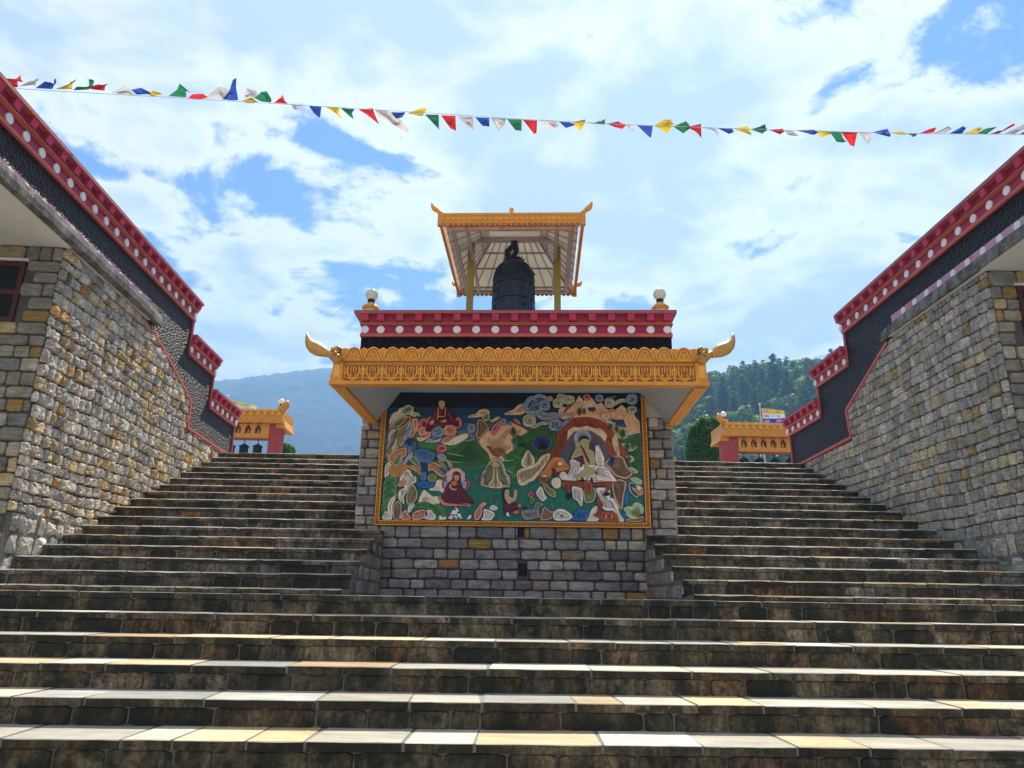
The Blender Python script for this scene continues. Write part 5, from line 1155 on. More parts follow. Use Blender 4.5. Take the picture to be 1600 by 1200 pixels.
for col, w_, s_ in STROKES:
    P_ = [tuple(int(v)/1000 for v in q.split(',')) for q in s_.split()]
    if any(not (mx0 < x < mx1 and mz0 < z < mz1) for x, z in P_): continue
    Q_ = []
    for i in range(len(P_)-1):
        for t_ in (0, .33, .66): Q_.append((P_[i][0]*(1-t_)+P_[i+1][0]*t_, P_[i][1]*(1-t_)+P_[i+1][1]*t_))
    Q_.append(P_[-1]); Q_ = [Q_[0]]+[((Q_[i-1][0]+Q_[i][0]+Q_[i+1][0])/3, (Q_[i-1][1]+Q_[i][1]+Q_[i+1][1])/3) for i in range(1, len(Q_)-1)]+[Q_[-1]]
    g = MB(); m_ = len(Q_); g.tube([(x, -.0555, z) for x, z in Q_], [w_*.6*(.35+.65*math.sin(PI*(i+.5)/m_)) for i in range(m_)], PAL[col], n=4); g.build('painted_stroke', m_mural, mural, fix=False)
# carved frame of the mural
fr = MB(); fw = .062
for a, b_ in (((mx0-fw, -.05, mz0-fw), (mx1+fw, .015, mz0)), ((mx0-fw, -.05, mz0), (mx0, .015, 2.55)), ((mx1, -.05, mz0), (mx1+fw, .015, 2.575))): fr.box(a, b_)
frame = fr.build('carved_frame', m_golddk, shrine)
for a, b_ in (((mx0-fw, -.06, mz0-fw), (mx1+fw, -.051, mz0-fw+.012)), ((mx0-.01, -.06, mz0-.012), (mx1+.01, -.051, mz0)), ((mx0-fw, -.06, mz0-fw+.012), (mx0-fw+.012, -.051, 2.55)), ((mx0-.012, -.06, mz0), (mx0, -.051, 2.55)), ((mx1, -.06, mz0), (mx1+.012, -.051, 2.575)), ((mx1+fw-.012, -.06, mz0-fw+.012), (mx1+fw, -.051, 2.575))):
    g = MB(); g.box(a, b_); g.build('frame_edge', m_goldlt, frame)
om = MB(); om.tube([(-.02, -.054, -.012), (-.006, -.056, .012), (.01, -.056, .010), (.012, -.055, -.006), (.0, -.055, -.008)], .005, n=4); ome = om.mesh('frame_curl', m_goldlt)
for k in range(64): link('frame_curl', ome, frame, (mx0+(k+.5)*(mx1-mx0)/64, 0, mz0-fw/2))
for k in range(31):
    for xx in (mx0-fw/2, mx1+fw/2):
        o = link('frame_curl', ome, frame, (xx, 0, mz0+(k+.5)*1.62/31)); o.rotation_euler = (0, PI/2, 0)

# ================================================================ things standing on the shrine
RM = Matrix.Translation(RLOC) @ Matrix.Rotation(RZ, 4, 'Z')
def W(x, y, z): return tuple(RM @ Vector((x, y, z)))
def globe_lamp(loc, label, mt, sc_=1.0, rz=RZ):
    t = thing('globe_lamp', label, 'lamp', loc, rz, 'globe lamps'); t.scale = (sc_,)*3
    g = MB(); g.lathe([(.125, 0), (.128, .03), (.10, .05), (.095, .075)], (0, 0, 0), n=14); g.build('pedestal', m_plaster, t, smooth=False)
    g = MB(); g.lathe([(.085, .075), (.10, .10), (.085, .14), (.06, .17), (.045, .2)], (0, 0, 0), n=16)
    for k in range(10):
        a = 2*PI*k/10; g.tube([(.075*math.cos(a), .075*math.sin(a), .085), (.108*math.cos(a), .108*math.sin(a), .12), (.07*math.cos(a), .07*math.sin(a), .17)], [.01, .026, .006], n=5)
    g.build('lotus_base', m_goldlt if sc_ < 1.2 else m_gold, t)
    g = MB(); g.lathe([(.05, .195), (.052, .24), (.047, .25)], (0, 0, 0), n=14); g.build('collar', m_dark, t)
    g = MB(); g.lathe([(.04, .245)]+[(.088*math.sin(math.radians(a)), .325-.09*math.cos(math.radians(a))) for a in range(30, 181, 15)], (0, 0, 0), n=20); g.build('globe', mt, t, smooth=True)
    return t
globe_lamp(W(-2.10, .12, 3.779), 'opal globe lamp on the left end of the shrine parapet', m_globe)
globe_lamp(W(1.965, .12, 3.779), 'opal globe lamp on the right end of the shrine parapet', m_globe)

m_sheett = leafmat('translucent_roof_sheet', (.70, .67, .60), .1, 3, .38)
pav = thing('bell_pavilion', 'golden-edged square roof on two yellow posts above the shrine', 'pavilion', W(-.13, 1.35, 3.4), RZ)
def pb(name, a, b_, mt, par=pav): g = MB(); g.box(a, b_); return g.build(name, mt, par)
Z = lambda z: z-3.4
for x in (-.70, .70): pb('post', (x-.052, -.052, Z(3.42)), (x+.052, .052, Z(5.60)), m_post)
pb('main_beam', (-.86, -.045, Z(5.60)), (.86, .045, Z(5.67)), m_beam)
pb('bell_hanger', (-.05, -.04, Z(5.50)), (.05, .04, Z(5.599)), m_dark)
hx, y0, y1, ze = .985, -1.15, 1.25, Z(5.27)
cor = [(-hx, y0, ze), (hx, y0, ze), (hx, y1, ze), (-hx, y1, ze)]; ap = [(-.42, -.25, ze+.50), (.42, -.25, ze+.50), (.42, .30, ze+.50), (-.42, .30, ze+.50)]
def lerp3(a, b_, t_): return tuple(a[i]*(1-t_)+b_[i]*t_ for i in range(3))
g = MB(); up = lambda p, d=.03: (p[0], p[1], p[2]+d)
for i in range(4):
    j = (i+1) % 4; q = [cor[i], cor[j], ap[j], ap[i]]; g.add(q+[up(p) for p in q], [(0, 1, 2, 3), (4, 7, 6, 5), (0, 4, 5, 1)])
g.add(ap+[up(p) for p in ap], [(0, 1, 2, 3), (4, 5, 6, 7)]); roof = g.build('roof_sheet', m_sheett, pav)
for i in range(4):                                            # battens and purlins under each slope
    j = (i+1) % 4; nb = 9
    for k in range(1, nb):
        t_ = k/nb; a = lerp3(cor[i], cor[j], t_); b_ = lerp3(ap[i], ap[j], t_); g = MB(); g.tube([(a[0], a[1], a[2]-.008), (b_[0], b_[1], b_[2]-.008)], .013, n=4); g.build('roof_rib', m_sheet, roof)
    for t_ in (.12, .5, .8):
        a = lerp3(cor[i], ap[i], t_); b_ = lerp3(cor[j], ap[j], t_); g = MB(); g.tube([(a[0], a[1], a[2]-.028), (b_[0], b_[1], b_[2]-.028)], .017, n=4); g.build('purlin', m_beam, pav)
    g = MB(); a, b_ = cor[i], ap[i]; g.tube([(a[0], a[1], a[2]-.03), (b_[0], b_[1], b_[2]-.03)], .024, n=4); g.build('hip_rafter', m_beam, pav)
for a, b_ in (((-hx+.08, y0+.05, ze-.07), (-hx+.14, y1-.05, ze-.012)), ((hx-.14, y0+.05, ze-.07), (hx-.08, y1-.05, ze-.012)), ((-hx+.30, y0+.05, ze-.06), (-hx+.35, y1-.05, ze-.012)), ((hx-.35, y0+.05, ze-.06), (hx-.30, y1-.05, ze-.012)), ((-hx+.1, y0+.05, ze-.065), (hx-.1, y0+.1, ze-.013)), ((-hx+.1, y1-.1, ze-.065), (hx-.1, y1-.05, ze-.013))): pb('eave_beam', a, b_, m_beam)
for k, (a, b_, L_) in enumerate((((-hx-.06, y0-.06), (hx+.06, y0-.06), 2*hx+.12), ((-hx-.06, y1+.06), (hx+.06, y1+.06), 2*hx+.12), ((-hx-.06, y0-.06), (-hx-.06, y1+.06), y1-y0+.12), ((hx+.06, y0-.06), (hx+.06, y1+.06), y1-y0+.12))):
    horiz = k < 2; g = MB(); outw = -1 if k in (0, 2) else 1
    if horiz: g.box((a[0], a[1]-.02, ze-.03), (b_[0], a[1]+.02, ze+.14))
    else: g.box((a[0]-.02, a[1]+.021, ze-.03), (a[0]+.02, b_[1]-.021, ze+.14))
    fa = g.build('fascia', m_gold, pav); n = int(L_/.075)
    for q in range(n):
        c_ = (q+.5)*L_/n; g = MB()
        if horiz: px, py, ax = a[0]+c_, a[1]+outw*.021, (0, outw, 0)
        else: px, py, ax = a[0]+outw*.021, a[1]+c_, (outw, 0, 0)
        cyl(g, (px, py, ze+.045), ax, .026, .008, 8); cyl(g, (px, py, ze+.115), ax, .022, .01, 8); g.build('rosette', m_goldlt, fa)
        g = MB(); 
        if horiz: g.prism([(px-.03, ze-.03), (px+.03, ze-.03), (px+.018, ze-.052), (px, ze-.06), (px-.018, ze-.052)], a[1]-.012, a[1]+.012, lambda x, z, h: (x, h, z))
        else: g.prism([(py-.03, ze-.03), (py+.03, ze-.03), (py+.018, ze-.052), (py, ze-.06), (py-.018, ze-.052)], a[0]-.012, a[0]+.012, lambda x, z, h: (h, x, z))
        g.build('drop_tooth', m_gold, fa)
for sx in (-1, 1):
    for sy, yy in ((-1, y0-.06), (1, y1+.06)):
        c_ = (sx*(hx+.06), yy); D = lambda d, z: (c_[0]+sx*d, c_[1]+sy*d*.6, ze+z)
        g = MB(); g.tube([D(-.02, .10), D(.02, .16), D(.05, .18), D(.085, .195), D(.11, .225), D(.125, .265), D(.13, .30)], [.05, .034, .04, .046, .036, .016, .002], n=10, flat=.8); g.build('roof_horn', m_goldlt if sy < 0 else m_gold, pav, smooth=True)
        g = MB(); g.box((c_[0]-.035, c_[1]-.035, ze-.06), (c_[0]+.035, c_[1]+.035, ze+.15)); g.build('corner_block', m_gold, pav)
g = MB(); g.lathe([(.03, 0), (.022, .02), (.038, .05), (.03, .085), (.0, .11)], (0, y0-.06, ze+.14), n=10); g.build('finial', m_goldlt, pav, smooth=True)
# bell
bell = thing('bell', 'great dark bronze bell hanging under the small golden roof', 'bell', W(-.13, 1.35, 4.0), RZ)
B0 = 4.0
prof = [(.0, .10), (.30, .03), (.362, 0), (.366, .03), (.352, .06), (.345, .1), (.340, .3), (.336, .6), (.333, .85), (.326, .95), (.305, 1.04), (.268, 1.12), (.21, 1.18), (.13, 1.21), (0, 1.22)]
g = MB(); g.lathe(prof, (0, 0, 0), n=48); g.build('bell_body', m_bell, bell, smooth=True)
def rad(z):
    for (r0, z0_), (r1, z1_) in zip(prof[3:], prof[4:]):
        if z0_ <= z <= z1_: return r0+(r1-r0)*(z-z0_)/(z1_-z0_)
    return .33
for z in (.12, .24, .50, .78, .88): g = MB(); g.lathe([(rad(z)+.001, -.010), (rad(z)+.011, -.006), (rad(z)+.011, .006), (rad(z)+.001, .010)], (0, 0, z), n=40); g.build('raised_band', m_bell, bell, smooth=True)
def on(a, z, o=.003): r = rad(z)+o; return (r*math.sin(a), -r*math.cos(a), z)
for (za, zb) in ((.26, .48), (.53, .76), (.91, 1.08)):
    for k in range(8):
        a = math.radians(-57+k*45); wide = k % 2 == 1; hw = math.radians(17 if wide else 13); g = MB()
        pth = [on(a-hw, za), on(a, za), on(a+hw, za), on(a+hw, (za+zb)/2), on(a+hw, zb), on(a, zb), on(a-hw, zb), on(a-hw, (za+zb)/2), on(a-hw, za)]
        g.tube(pth, .0055, n=4); zc = (za+zb)/2
        if wide and za != .53 or not wide:
            for q in range(8):
                r_ = .042; g.tube([on(a, zc, .004), on(a+math.cos(q*PI/4)*r_/.33, zc+math.sin(q*PI/4)*r_, .005)], [.011, .002], n=4)
        if wide and za > .9:
            for q in range(16):
                a1_, a2_ = q*PI/8, (q+1)*PI/8; R_ = .062; g.tube([on(a+math.cos(a1_)*R_/.32, zc+math.sin(a1_)*R_), on(a+math.cos(a2_)*R_/.32, zc+math.sin(a2_)*R_)], .006, n=4)
            g.tube([on(a, zc-.03, .006), on(a, zc, .008), on(a, zc+.03, .006)], [.03, .014, .012], n=6)
        g.build('relief_panel', m_bellr if wide else m_bell, bell)
        if wide and za == .53:
            g = MB()
            for ln in range(9):
                zz_ = zb-.025-ln*.022; aa = a-hw*.82
                while aa < a+hw*.8:
                    wd = rng.uniform(.008, .022); p0 = on(aa, zz_, .002); p1 = on(aa+wd, zz_, .002); g.tube([p0, p1], rng.uniform(.003, .0055), n=4); aa += wd+.012
            tag(g.build('script_lines', m_bellr, bell), kind='stuff')
g = MB()
g.tube([(-.15, 0, 1.19), (-.13, -.03, 1.25), (-.07, -.03, 1.27), (0, 0, 1.26), (.07, .02, 1.29), (.12, 0, 1.25), (.15, 0, 1.18)], [.03, .04, .05, .055, .05, .04, .025], n=8)
g.tube([(-.07, 0, 1.25), (-.10, 0, 1.33), (-.11, 0, 1.42), (-.06, 0, 1.49), (0, 0, 1.52), (.03, 0, 1.47), (.02, 0, 1.38), (-.02, 0, 1.31)], [.05, .055, .05, .045, .055, .05, .04, .05], n=8)
for p, q in (((-.11, 0, 1.42), (-.155, -.01, 1.45)), ((-.04, 0, 1.51), (-.06, 0, 1.57)), ((.09, 0, 1.27), (.14, 0, 1.34)), ((.13, 0, 1.22), (.175, 0, 1.30)), ((.0, 0, 1.52), (.01, 0, 1.57))): g.tube([p, q], [.028, .004], n=5)
g.build('dragon_crown', m_bell, bell)

# ================================================================ prayer-wheel galleries on the terrace
def gallery(xe, dirn, zo, label, npan, niches, wheels, postx, lampx, y=20.0):
    """xe: outer corner of the eave; dirn: direction the gallery runs away from the stairs"""
    t = thing('prayer_wheel_gallery', label, 'gallery', (xe, y, 2.572+zo), 0)
    Lg = 4.2; X = lambda a: dirn*a; za, zb = 2.05, 2.42
    def bx(name, a0, a1, y0_, y1_, z0_, z1_, mt, par=t): g = MB(); g.box((min(X(a0), X(a1)), y0_, z0_), (max(X(a0), X(a1)), y1_, z1_)); return g.build(name, mt, par)
    g = MB(); g.prism([(-.12, zb), (-.28, za-.12), (-.0, za-.12), (0.0, zb)], 0, 1, lambda a, z, h: (X(a+.2), 0+h*.9, z)); g.build('side_fascia', m_gold, t)
    ea = bx('eave', 0.0, Lg, -.12, 1.0, za+.0, zb, m_gold)
    bx('eave_lip', -.02, Lg, -.16, -.121, zb-.05, zb+.01, m_goldlt, ea)
    n = int(Lg/.2)
    for k in range(n):
        c_ = .1+k*.2; g = MB(); g.tube([(X(c_-.075), -.128, za+.17), (X(c_-.06), -.13, za+.06), (X(c_), -.13, za+.03), (X(c_+.06), -.13, za+.06), (X(c_+.075), -.128, za+.17)], .014, n=4); g.build('petal', m_goldlt, ea)
        g = MB(); cyl(g, (X(c_), -.12, za+.27), (0, -1, 0), .055, .03, 10); g.build('scroll', m_goldlt, ea)
        
        for d_ in (-.05, .05): g = MB(); cyl(g, (X(c_+d_), -.17, zb+.005), (0, 1, 0), .036, .3, 8); g.build('roof_tile', m_goldlt, ea)
    g = MB(); g.tube([(X(.06), -.1, zb-.02), (X(.0), -.12, zb+.06), (X(-.06), -.14, zb+.14), (X(-.1), -.15, zb+.22), (X(-.11), -.15, zb+.30)], [.10, .10, .12, .08, .005], n=10, flat=.8); g.build('horn', m_gold, t, smooth=True)
    p0, p1 = postx; bx('pillar', p0, p1, .02, .42, 0-zo, za, m_postred)
    # arched niche board
    nb0 = p1; board = MB(); zb0, zb1 = za-.42, za
    xs = [nb0]+[v for c_ in niches for v in (c_-.085, c_+.085)]+[Lg]
    for i in range(0, len(xs), 2): board.box((min(X(xs[i]), X(xs[i+1])), .0, zb0+.13), (max(X(xs[i]), X(xs[i+1])), .16, zb1-.001))
    board.box((min(X(nb0), X(Lg)), .0, zb0), (max(X(nb0), X(Lg)), .16, zb0+.13))
    for c_ in niches:
        for sg_ in (-1, 1):
            board.prism([(c_+sg_*.085, zb1-.02), (c_+sg_*.085, zb0+.29), (c_+sg_*.05, zb0+.32), (c_+sg_*.035, zb0+.36), (c_, zb0+.385), (c_, zb1-.02)], .002, .158, lambda a, z, h: (X(a), h, z))
    board.build('niche_board', m_gold, t)
    bx('niche_back', nb0, Lg, .162, .19, zb0, zb1, m_dark)
    bx('red_lip', nb0, Lg, -.01, .2, zb0-.04, zb0-.001, m_postred)
    for c_ in niches:
        g = MB(); g.tube([(X(c_), .08, zb0+.13), (X(c_), .08, zb0+.19), (X(c_), .08, zb0+.25), (X(c_), .08, zb0+.27), (X(c_), .08, zb0+.31)], [.065, .05, .035, .022, .03], n=8); g.build('seated_figurine', m_brass, t, smooth=True)
    for c_ in wheels:
        g = MB(); cx = X(c_)
        g.lathe([(0, zb0-.04), (.012, zb0-.05), (.012, zb0-.14), (.03, zb0-.16), (.13, zb0-.22), (.15, zb0-.24), (.12, zb0-.26), (.125, zb0-.8), (.15, zb0-.83), (0, zb0-.86)], (cx, .1, 0), n=14); g.build('prayer_wheel', m_dark, t)
    return t
gallery(-6.13, -1, .115, 'golden prayer-wheel gallery with red pillar at the top of the left stairs', 0, [.70+.285*k for k in range(12)], [.68+.385*k for k in range(9)], (.06, .38), 0)
gallery(6.53, 1, 0, 'golden prayer-wheel gallery with red pillar beside the round bush', 0, [.64+.285*k for k in range(12)], [.63+.45*k for k in range(8)], (.02, .47), 0)
globe_lamp((-6.28, 20.1, 5.1), 'white globe lamp on the left prayer-wheel gallery roof', m_globew, 1.0, 0)
globe_lamp((6.66, 20.1, 4.99), 'white globe lamp on the right prayer-wheel gallery roof', m_globew, 1.0, 0)

# ================================================================ flags on poles
def flagpole(x, y, zt, pts, label, flabel, stripes):
    t = thing('flagpole', label, 'flagpole', (x, y, 2.572)); h = zt-2.572
    g = MB(); g.tube([(0, 0, 0), (0, 0, h)], [.045, .028], n=8); g.build('pole', m_pole, t); g = MB(); g.lathe([(0, -.05), (.05, 0), (0, .05)], (0, 0, h+.03), n=8); g.build('ball', m_globew, t)
    g = MB(); nx, ny = 18, 12; (ax, az), (bx_, bz), (cx, cz), (dx, dz) = pts   # bl, br, tr, tl (relative)
    for j in range(ny+1):
        for i in range(nx+1):
            u, v = i/nx, j/ny; X_ = (ax*(1-u)+bx_*u)*(1-v)+(dx*(1-u)+cx*u)*v; Z_ = (az*(1-u)+bz*u)*(1-v)+(dz*(1-u)+cz*u)*v
            g.v.append((X_, .12*math.sin(u*6+v*1.5)*u, Z_+.03*math.sin(u*8)*u))
    for j in range(ny):
        for i in range(nx):
            c_ = stripes[min(2, int(j/ny*3))]; u, v = (i+.5)/nx, (j+.5)/ny
            if c_ is not stripes[1] and (.05 < u < .3 or .55 < u < .78) and ((.06 < v < .27) or (.75 < v < .95)): c_ = (.6, .32, .38)
            if c_ is stripes[1] and (.08 < u < .28) and .4 < v < .6: c_ = (.55, .42, .12)
            if c_ is stripes[1] and (.6 < u < .75) and .4 < v < .62: c_ = (.7, .35, .42)
            g.f.append((j*(nx+1)+i, j*(nx+1)+i+1, (j+1)*(nx+1)+i+1, (j+1)*(nx+1)+i)); g.c.append(c_); g.m.append(0)
    g.build('flag_cloth', m_flagc, t, smooth=True, fix=False); return t
m_flagc = material('striped_flag_cloth', attr=True, rough=.8, var=.08, vscale=4)
ST = [(.03, .06, .55), (.8, .8, .84), (.8, .62, .02)]
flagpole(10.81, 28, 7.83, [(.12, -.79+5.26), (1.02, -.72+5.26), (1.05, -.22+5.26), (.05, -.12+5.26)], 'pale flagpole flying a yellow, white and blue flag before the forest', '', ST)
flagpole(-10.92, 28, 7.72, [(.15, 4.55), (1.30, 4.45), (1.15, 4.80), (.05, 5.02)], 'flagpole with a drooping yellow and white flag behind the left parapet', '', [(.72, .70, .78), (.75, .74, .78), (.8, .66, .05)])

# ================================================================ pennants on a cord
FLAGS=[('red', '-6595,6479 -6528,6575 -6431,6587 -6404,6512 -6360,6460 -6425,6453 -6432,6383 -6500,6376'),
('white', '-6406,6384 -6316,6510 -6239,6561 -6152,6516 -6184,6480 -6219,6412'),
('blue', '-6184,6371 -6086,6492 -6021,6521 -5971,6512 -5978,6568 -5919,6471 -5953,6454 -5980,6373'),
('yellow', '-5928,6364 -5839,6492 -5761,6541 -5641,6492 -5698,6444 -5702,6372'),
('green', '-5702,6372 -5553,6495 -5476,6530 -5421,6494 -5442,6427 -5486,6369'),
('red', '-5486,6369 -5409,6489 -5332,6513 -5243,6463 -5277,6432 -5275,6355'),
('white', '-5191,6342 -5076,6413 -4969,6435 -4935,6365 -4872,6316 -4970,6308'),
('blue', '-4934,6383 -4786,6394 -4660,6366 -4709,6327 -4863,6327'),
('yellow', '-4698,6328 -4654,6398 -4512,6334 -4575,6316 -4650,6303'),
('green', '-4443,6316 -4321,6386 -4275,6449 -4183,6420 -4211,6390 -4203,6303'),
('red', '-4177,6304 -4115,6332 -3985,6353 -3913,6308 -4018,6272 -4117,6274'),
('white', '-3940,6312 -3800,6458 -3738,6487 -3618,6424 -3691,6302'),
('blue', '-3730,6293 -3634,6371 -3592,6533 -3560,6593 -3551,6454 -3516,6282 -3599,6271'),
('yellow', '-3467,6276 -3340,6328 -3270,6290 -3308,6239 -3383,6226'),
('white', '-3457,6284 -3396,6419 -3307,6457 -3281,6388 -3340,6328'),
('green', '-3309,6317 -3205,6374 -3141,6403 -3094,6338 -3085,6259 -3214,6268'),
('red', '-3049,6255 -2957,6343 -2925,6352 -2909,6305 -2854,6248'),
('white', '-2826,6260 -2757,6231 -2713,6237 -2659,6250 -2714,6140 -2746,6120'),
('blue', '-2586,6231 -2413,6221 -2424,6058 -2452,6044 -2502,6108'),
('yellow', '-2369,6223 -2179,6211 -2169,6119 -2134,6068 -2239,6130'),
('green', '-2161,6206 -1972,6194 -1991,6099 -1977,6042 -2021,6033'),
('red', '-1927,6191 -1736,6218 -1700,6122 -1644,6019 -1805,6105'),
('white', '-1714,6198 -1590,6192 -1477,6164 -1382,6067 -1335,6017 -1422,5993 -1308,5934 -1235,5890 -1247,5825 -1374,5937 -1534,6023 -1651,6111'),
('blue', '-1488,6169 -1299,6159 -1338,6074 -1415,6061'),
('yellow', '-1281,6155 -1081,6236 -1013,6217 -1074,6117 -1118,6103'),
('green', '-1047,6147 -858,6138 -844,5929 -830,5862'),
('red', '-831,6139 -635,6130 -616,5872 -688,5895'),
('white', '-597,6131 -407,6121 -378,5867 -469,5962'),
('blue', '-378,6122 -189,6116 -181,5951 -224,5929 -270,5974'),
('white', '-167,6114 34,6110 19,5963 -58,5942'),
('green', '45,6108 244,6104 242,5882 163,5950'),
('red', '257,6101 449,6097 441,5896 417,5882'),
('white', '483,6101 706,6101 739,6023 683,5974 605,6005'),
('blue', '735,6091 885,6086 951,6004 828,6000'),
('yellow', '907,6081 1099,6146 1075,6060 1040,5996'),
('green', '1120,6078 1278,6136 1356,6128 1344,6064'),
('red', '1378,6079 1537,6150 1635,6066 1589,6020 1477,6022'),
('white', '1635,6074 1747,6062 1734,6004 1678,5997'),
('blue', '1774,6074 1990,6065 1977,5934 1943,5927'),
('yellow', '1994,6065 2157,6176 2236,6189 2278,6114 2193,5988 2104,6016'),
('green', '2259,6064 2450,6181 2480,6108 2487,6029 2393,5968'),
('red', '2425,6059 2646,6134 2637,5909 2529,5978'),
('white', '2651,6061 2845,6067 2888,5980 2777,5999'),
('blue', '2854,6062 3048,6066 3070,5996 2986,5936'),
('yellow', '3056,6061 3258,6092 3328,5992 3280,5951'),
('green', '3295,6056 3516,6153 3525,6051 3452,5993'),
('red', '3539,6059 3738,6081 3756,6037 3669,5956'),
('white', '3747,6063 3869,6041 3904,5911 3806,5968'),
('blue', '3894,6060 4145,6074 4195,6012 4133,5968'),
('yellow', '4151,6074 4358,6057 4373,5992 4260,5988'),
('green', '4362,6049 4517,6060 4526,5945 4538,5861 4455,5916'),
('red', '4517,6054 4740,6057 4713,5885 4664,5876'),
('white', '4749,6057 4931,6063 4920,5931 4885,5920'),
('blue', '4938,6063 5151,6123 5184,6019 5168,5997'),
('yellow', '5193,6077 5364,6093 5413,6039 5287,6035'),
('green', '5415,6053 5566,6071 5489,5989'),
('red', '5569,6063 5738,6148 5861,6205 5813,6119 5656,6066'),
('white', '5784,6078 5971,6177 6087,6213 5983,6111 5886,6074'),
('blue', '5977,6071 6178,6179 6261,6192 6161,6077'),
('yellow', '6195,6079 6382,6164 6476,6178 6345,6084'),
('green', '6348,6078 6498,6173 6652,6195 6507,6094'),
('red', '6540,6090 6726,6162 6867,6239 6884,6208 6643,6088'),
('white', '6737,6097 6945,6223 7043,6253 7053,6187 6874,6096'),
('blue', '6939,6098 7071,6161 7158,6137 7011,6090')]
cord = MB(); X1, X2 = -11.0, 11.5
def cz(x):
    pts_ = [(-11.0, 6.75), (-6.65, 6.370), (-5.6, 6.330), (-4.3, 6.29), (-2.8, 6.235), (-1.2, 6.175), (.1, 6.115), (1.8, 6.07), (3.5, 6.055), (5.4, 6.06), (7.0, 6.10), (11.5, 6.35)]
    for (a, za), (b_, zb_) in zip(pts_, pts_[1:]):
        if a <= x <= b_: return za+(zb_-za)*(x-a)/(b_-a)
    return 6.3
cord.tube([(X1+(X2-X1)*i/90, 8.0, cz(X1+(X2-X1)*i/90)) for i in range(91)], .004, n=5)
tag(cord.build('flag_cord', m_string), 'thin white cord carrying the row of pennants across the sky', 'cord')
ORD = ['first', 'second', 'third', 'fourth', 'fifth', 'sixth', 'seventh', 'eighth', 'ninth', 'tenth', 'eleventh', 'twelfth', 'thirteenth', 'fourteenth', 'fifteenth']
cnt = {}
for i, (col, s_) in enumerate(FLAGS):
    P = [tuple(int(v)/1000 for v in q.split(',')) for q in s_.split()]
    cx = sum(p[0] for p in P)/len(P); czz = sum(p[1] for p in P)/len(P); n = len(P); g = MB()
    rings = []
    for k_, sc_ in enumerate((1.0, .66, .33)):
        for p in P:
            x, z = cx+(p[0]-cx)*sc_, czz+(p[1]-czz)*sc_
            d = abs(z-cz(x)); y = 8.0+.35*d*math.sin(x*23+i)+.03*math.sin(z*60+x*40+i)*(1 if d > .03 else 0)
            g.v.append((x, y, z))
    g.v.append((cx, 8.0+.02*math.sin(i*2.1), czz))
    for r_ in (0, 1):
        for k_ in range(n): g.f.append((r_*n+k_, r_*n+(k_+1) % n, (r_+1)*n+(k_+1) % n, (r_+1)*n+k_)); g.c.append(None); g.m.append(0)
    for k_ in range(n): g.f.append((2*n+k_, 2*n+(k_+1) % n, 3*n)); g.c.append(None); g.m.append(0)
    c0 = cnt.get(col, 0); cnt[col] = c0+1
    up_ = czz > cz(cx)+.012; size = 'large' if area(P) > .03 else ('small' if area(P) < .009 else '')
    lab = '%s %s%s pennant %s, %s %s one from the left' % ('the', (size+' ') if size else '', col, 'blown up above its cord' if up_ else ('hanging below its cord' if czz < cz(cx)-.03 else 'fluttering along its cord'), ORD[c0] if c0 < 15 else 'last', col)
    tag(g.build('pennant', FLAGM[col], fix=False, smooth=True), lab, 'pennant', 'pennants strung on the cord')

# ================================================================ plants
def leaf_quads(mb, n, sampler, size, m=0):
    for _ in range(n):
        p, nr = sampler(); p = Vector(p); d = (Vector(nr)+Vector((rng.uniform(-1, 1), rng.uniform(-1, 1), rng.uniform(-1, 1)))*.7).normalized()
        a = d.orthogonal().normalized(); a.rotate(Matrix.Rotation(rng.random()*6.28, 3, d)); b_ = d.cross(a); s_ = size*(.6+rng.random()*.8)
        mb.add([p-a*s_, p+b_*s_*.5, p+a*s_, p-b_*s_*.5], [(0, 1, 2, 3)], None, m)
def bush(x, y, z, rx, rz_, label, n, size):
    t = thing('round_bush', label, 'bush', (x, y, z))
    g = MB()
    def smp():
        a = rng.random()*2*PI; c_ = rng.uniform(-1, 1); s_ = math.sqrt(1-c_*c_); k = .86+.14*rng.random()**.5; d = Vector((s_*math.cos(a), s_*math.sin(a), c_))
        k *= 1+.09*noise.noise(d*3.1+Vector((x, 0, 0)))
        pz = c_*rz_*k; rr = rx*k*(1-abs(c_)**3.2)**.5/max(s_, .05)
        return (d.x*rr, d.y*rr, pz+rz_), (d.x*.6, d.y*.6, d.z+.5)
    leaf_quads(g, n, smp, size)
    g.build('foliage', m_bush, t, fix=False); g = MB(); g.lathe([(0, .06*rz_)]+[(rx*.80*(1-abs(math.cos(math.radians(q)))**3.2)**.5, rz_*(1-.84*math.cos(math.radians(q)))) for q in range(15, 180, 15)]+[(0, rz_*1.84)], (0, 0, 0), n=16); g.build('inner_twigs', m_bark, t)
    g = MB(); g.tube([(0, 0, -.1), (0, 0, rz_)], .06); g.build('stem', m_bark, t)
bush(7.42, 24, 2.572, .86, 1.83, 'dense round green bush left of the right prayer-wheel gallery', 26000, .05)
bush(-7.45, 25, 2.572, .42, 1.33, 'small light green bush right of the left red pillar', 5000, .055)
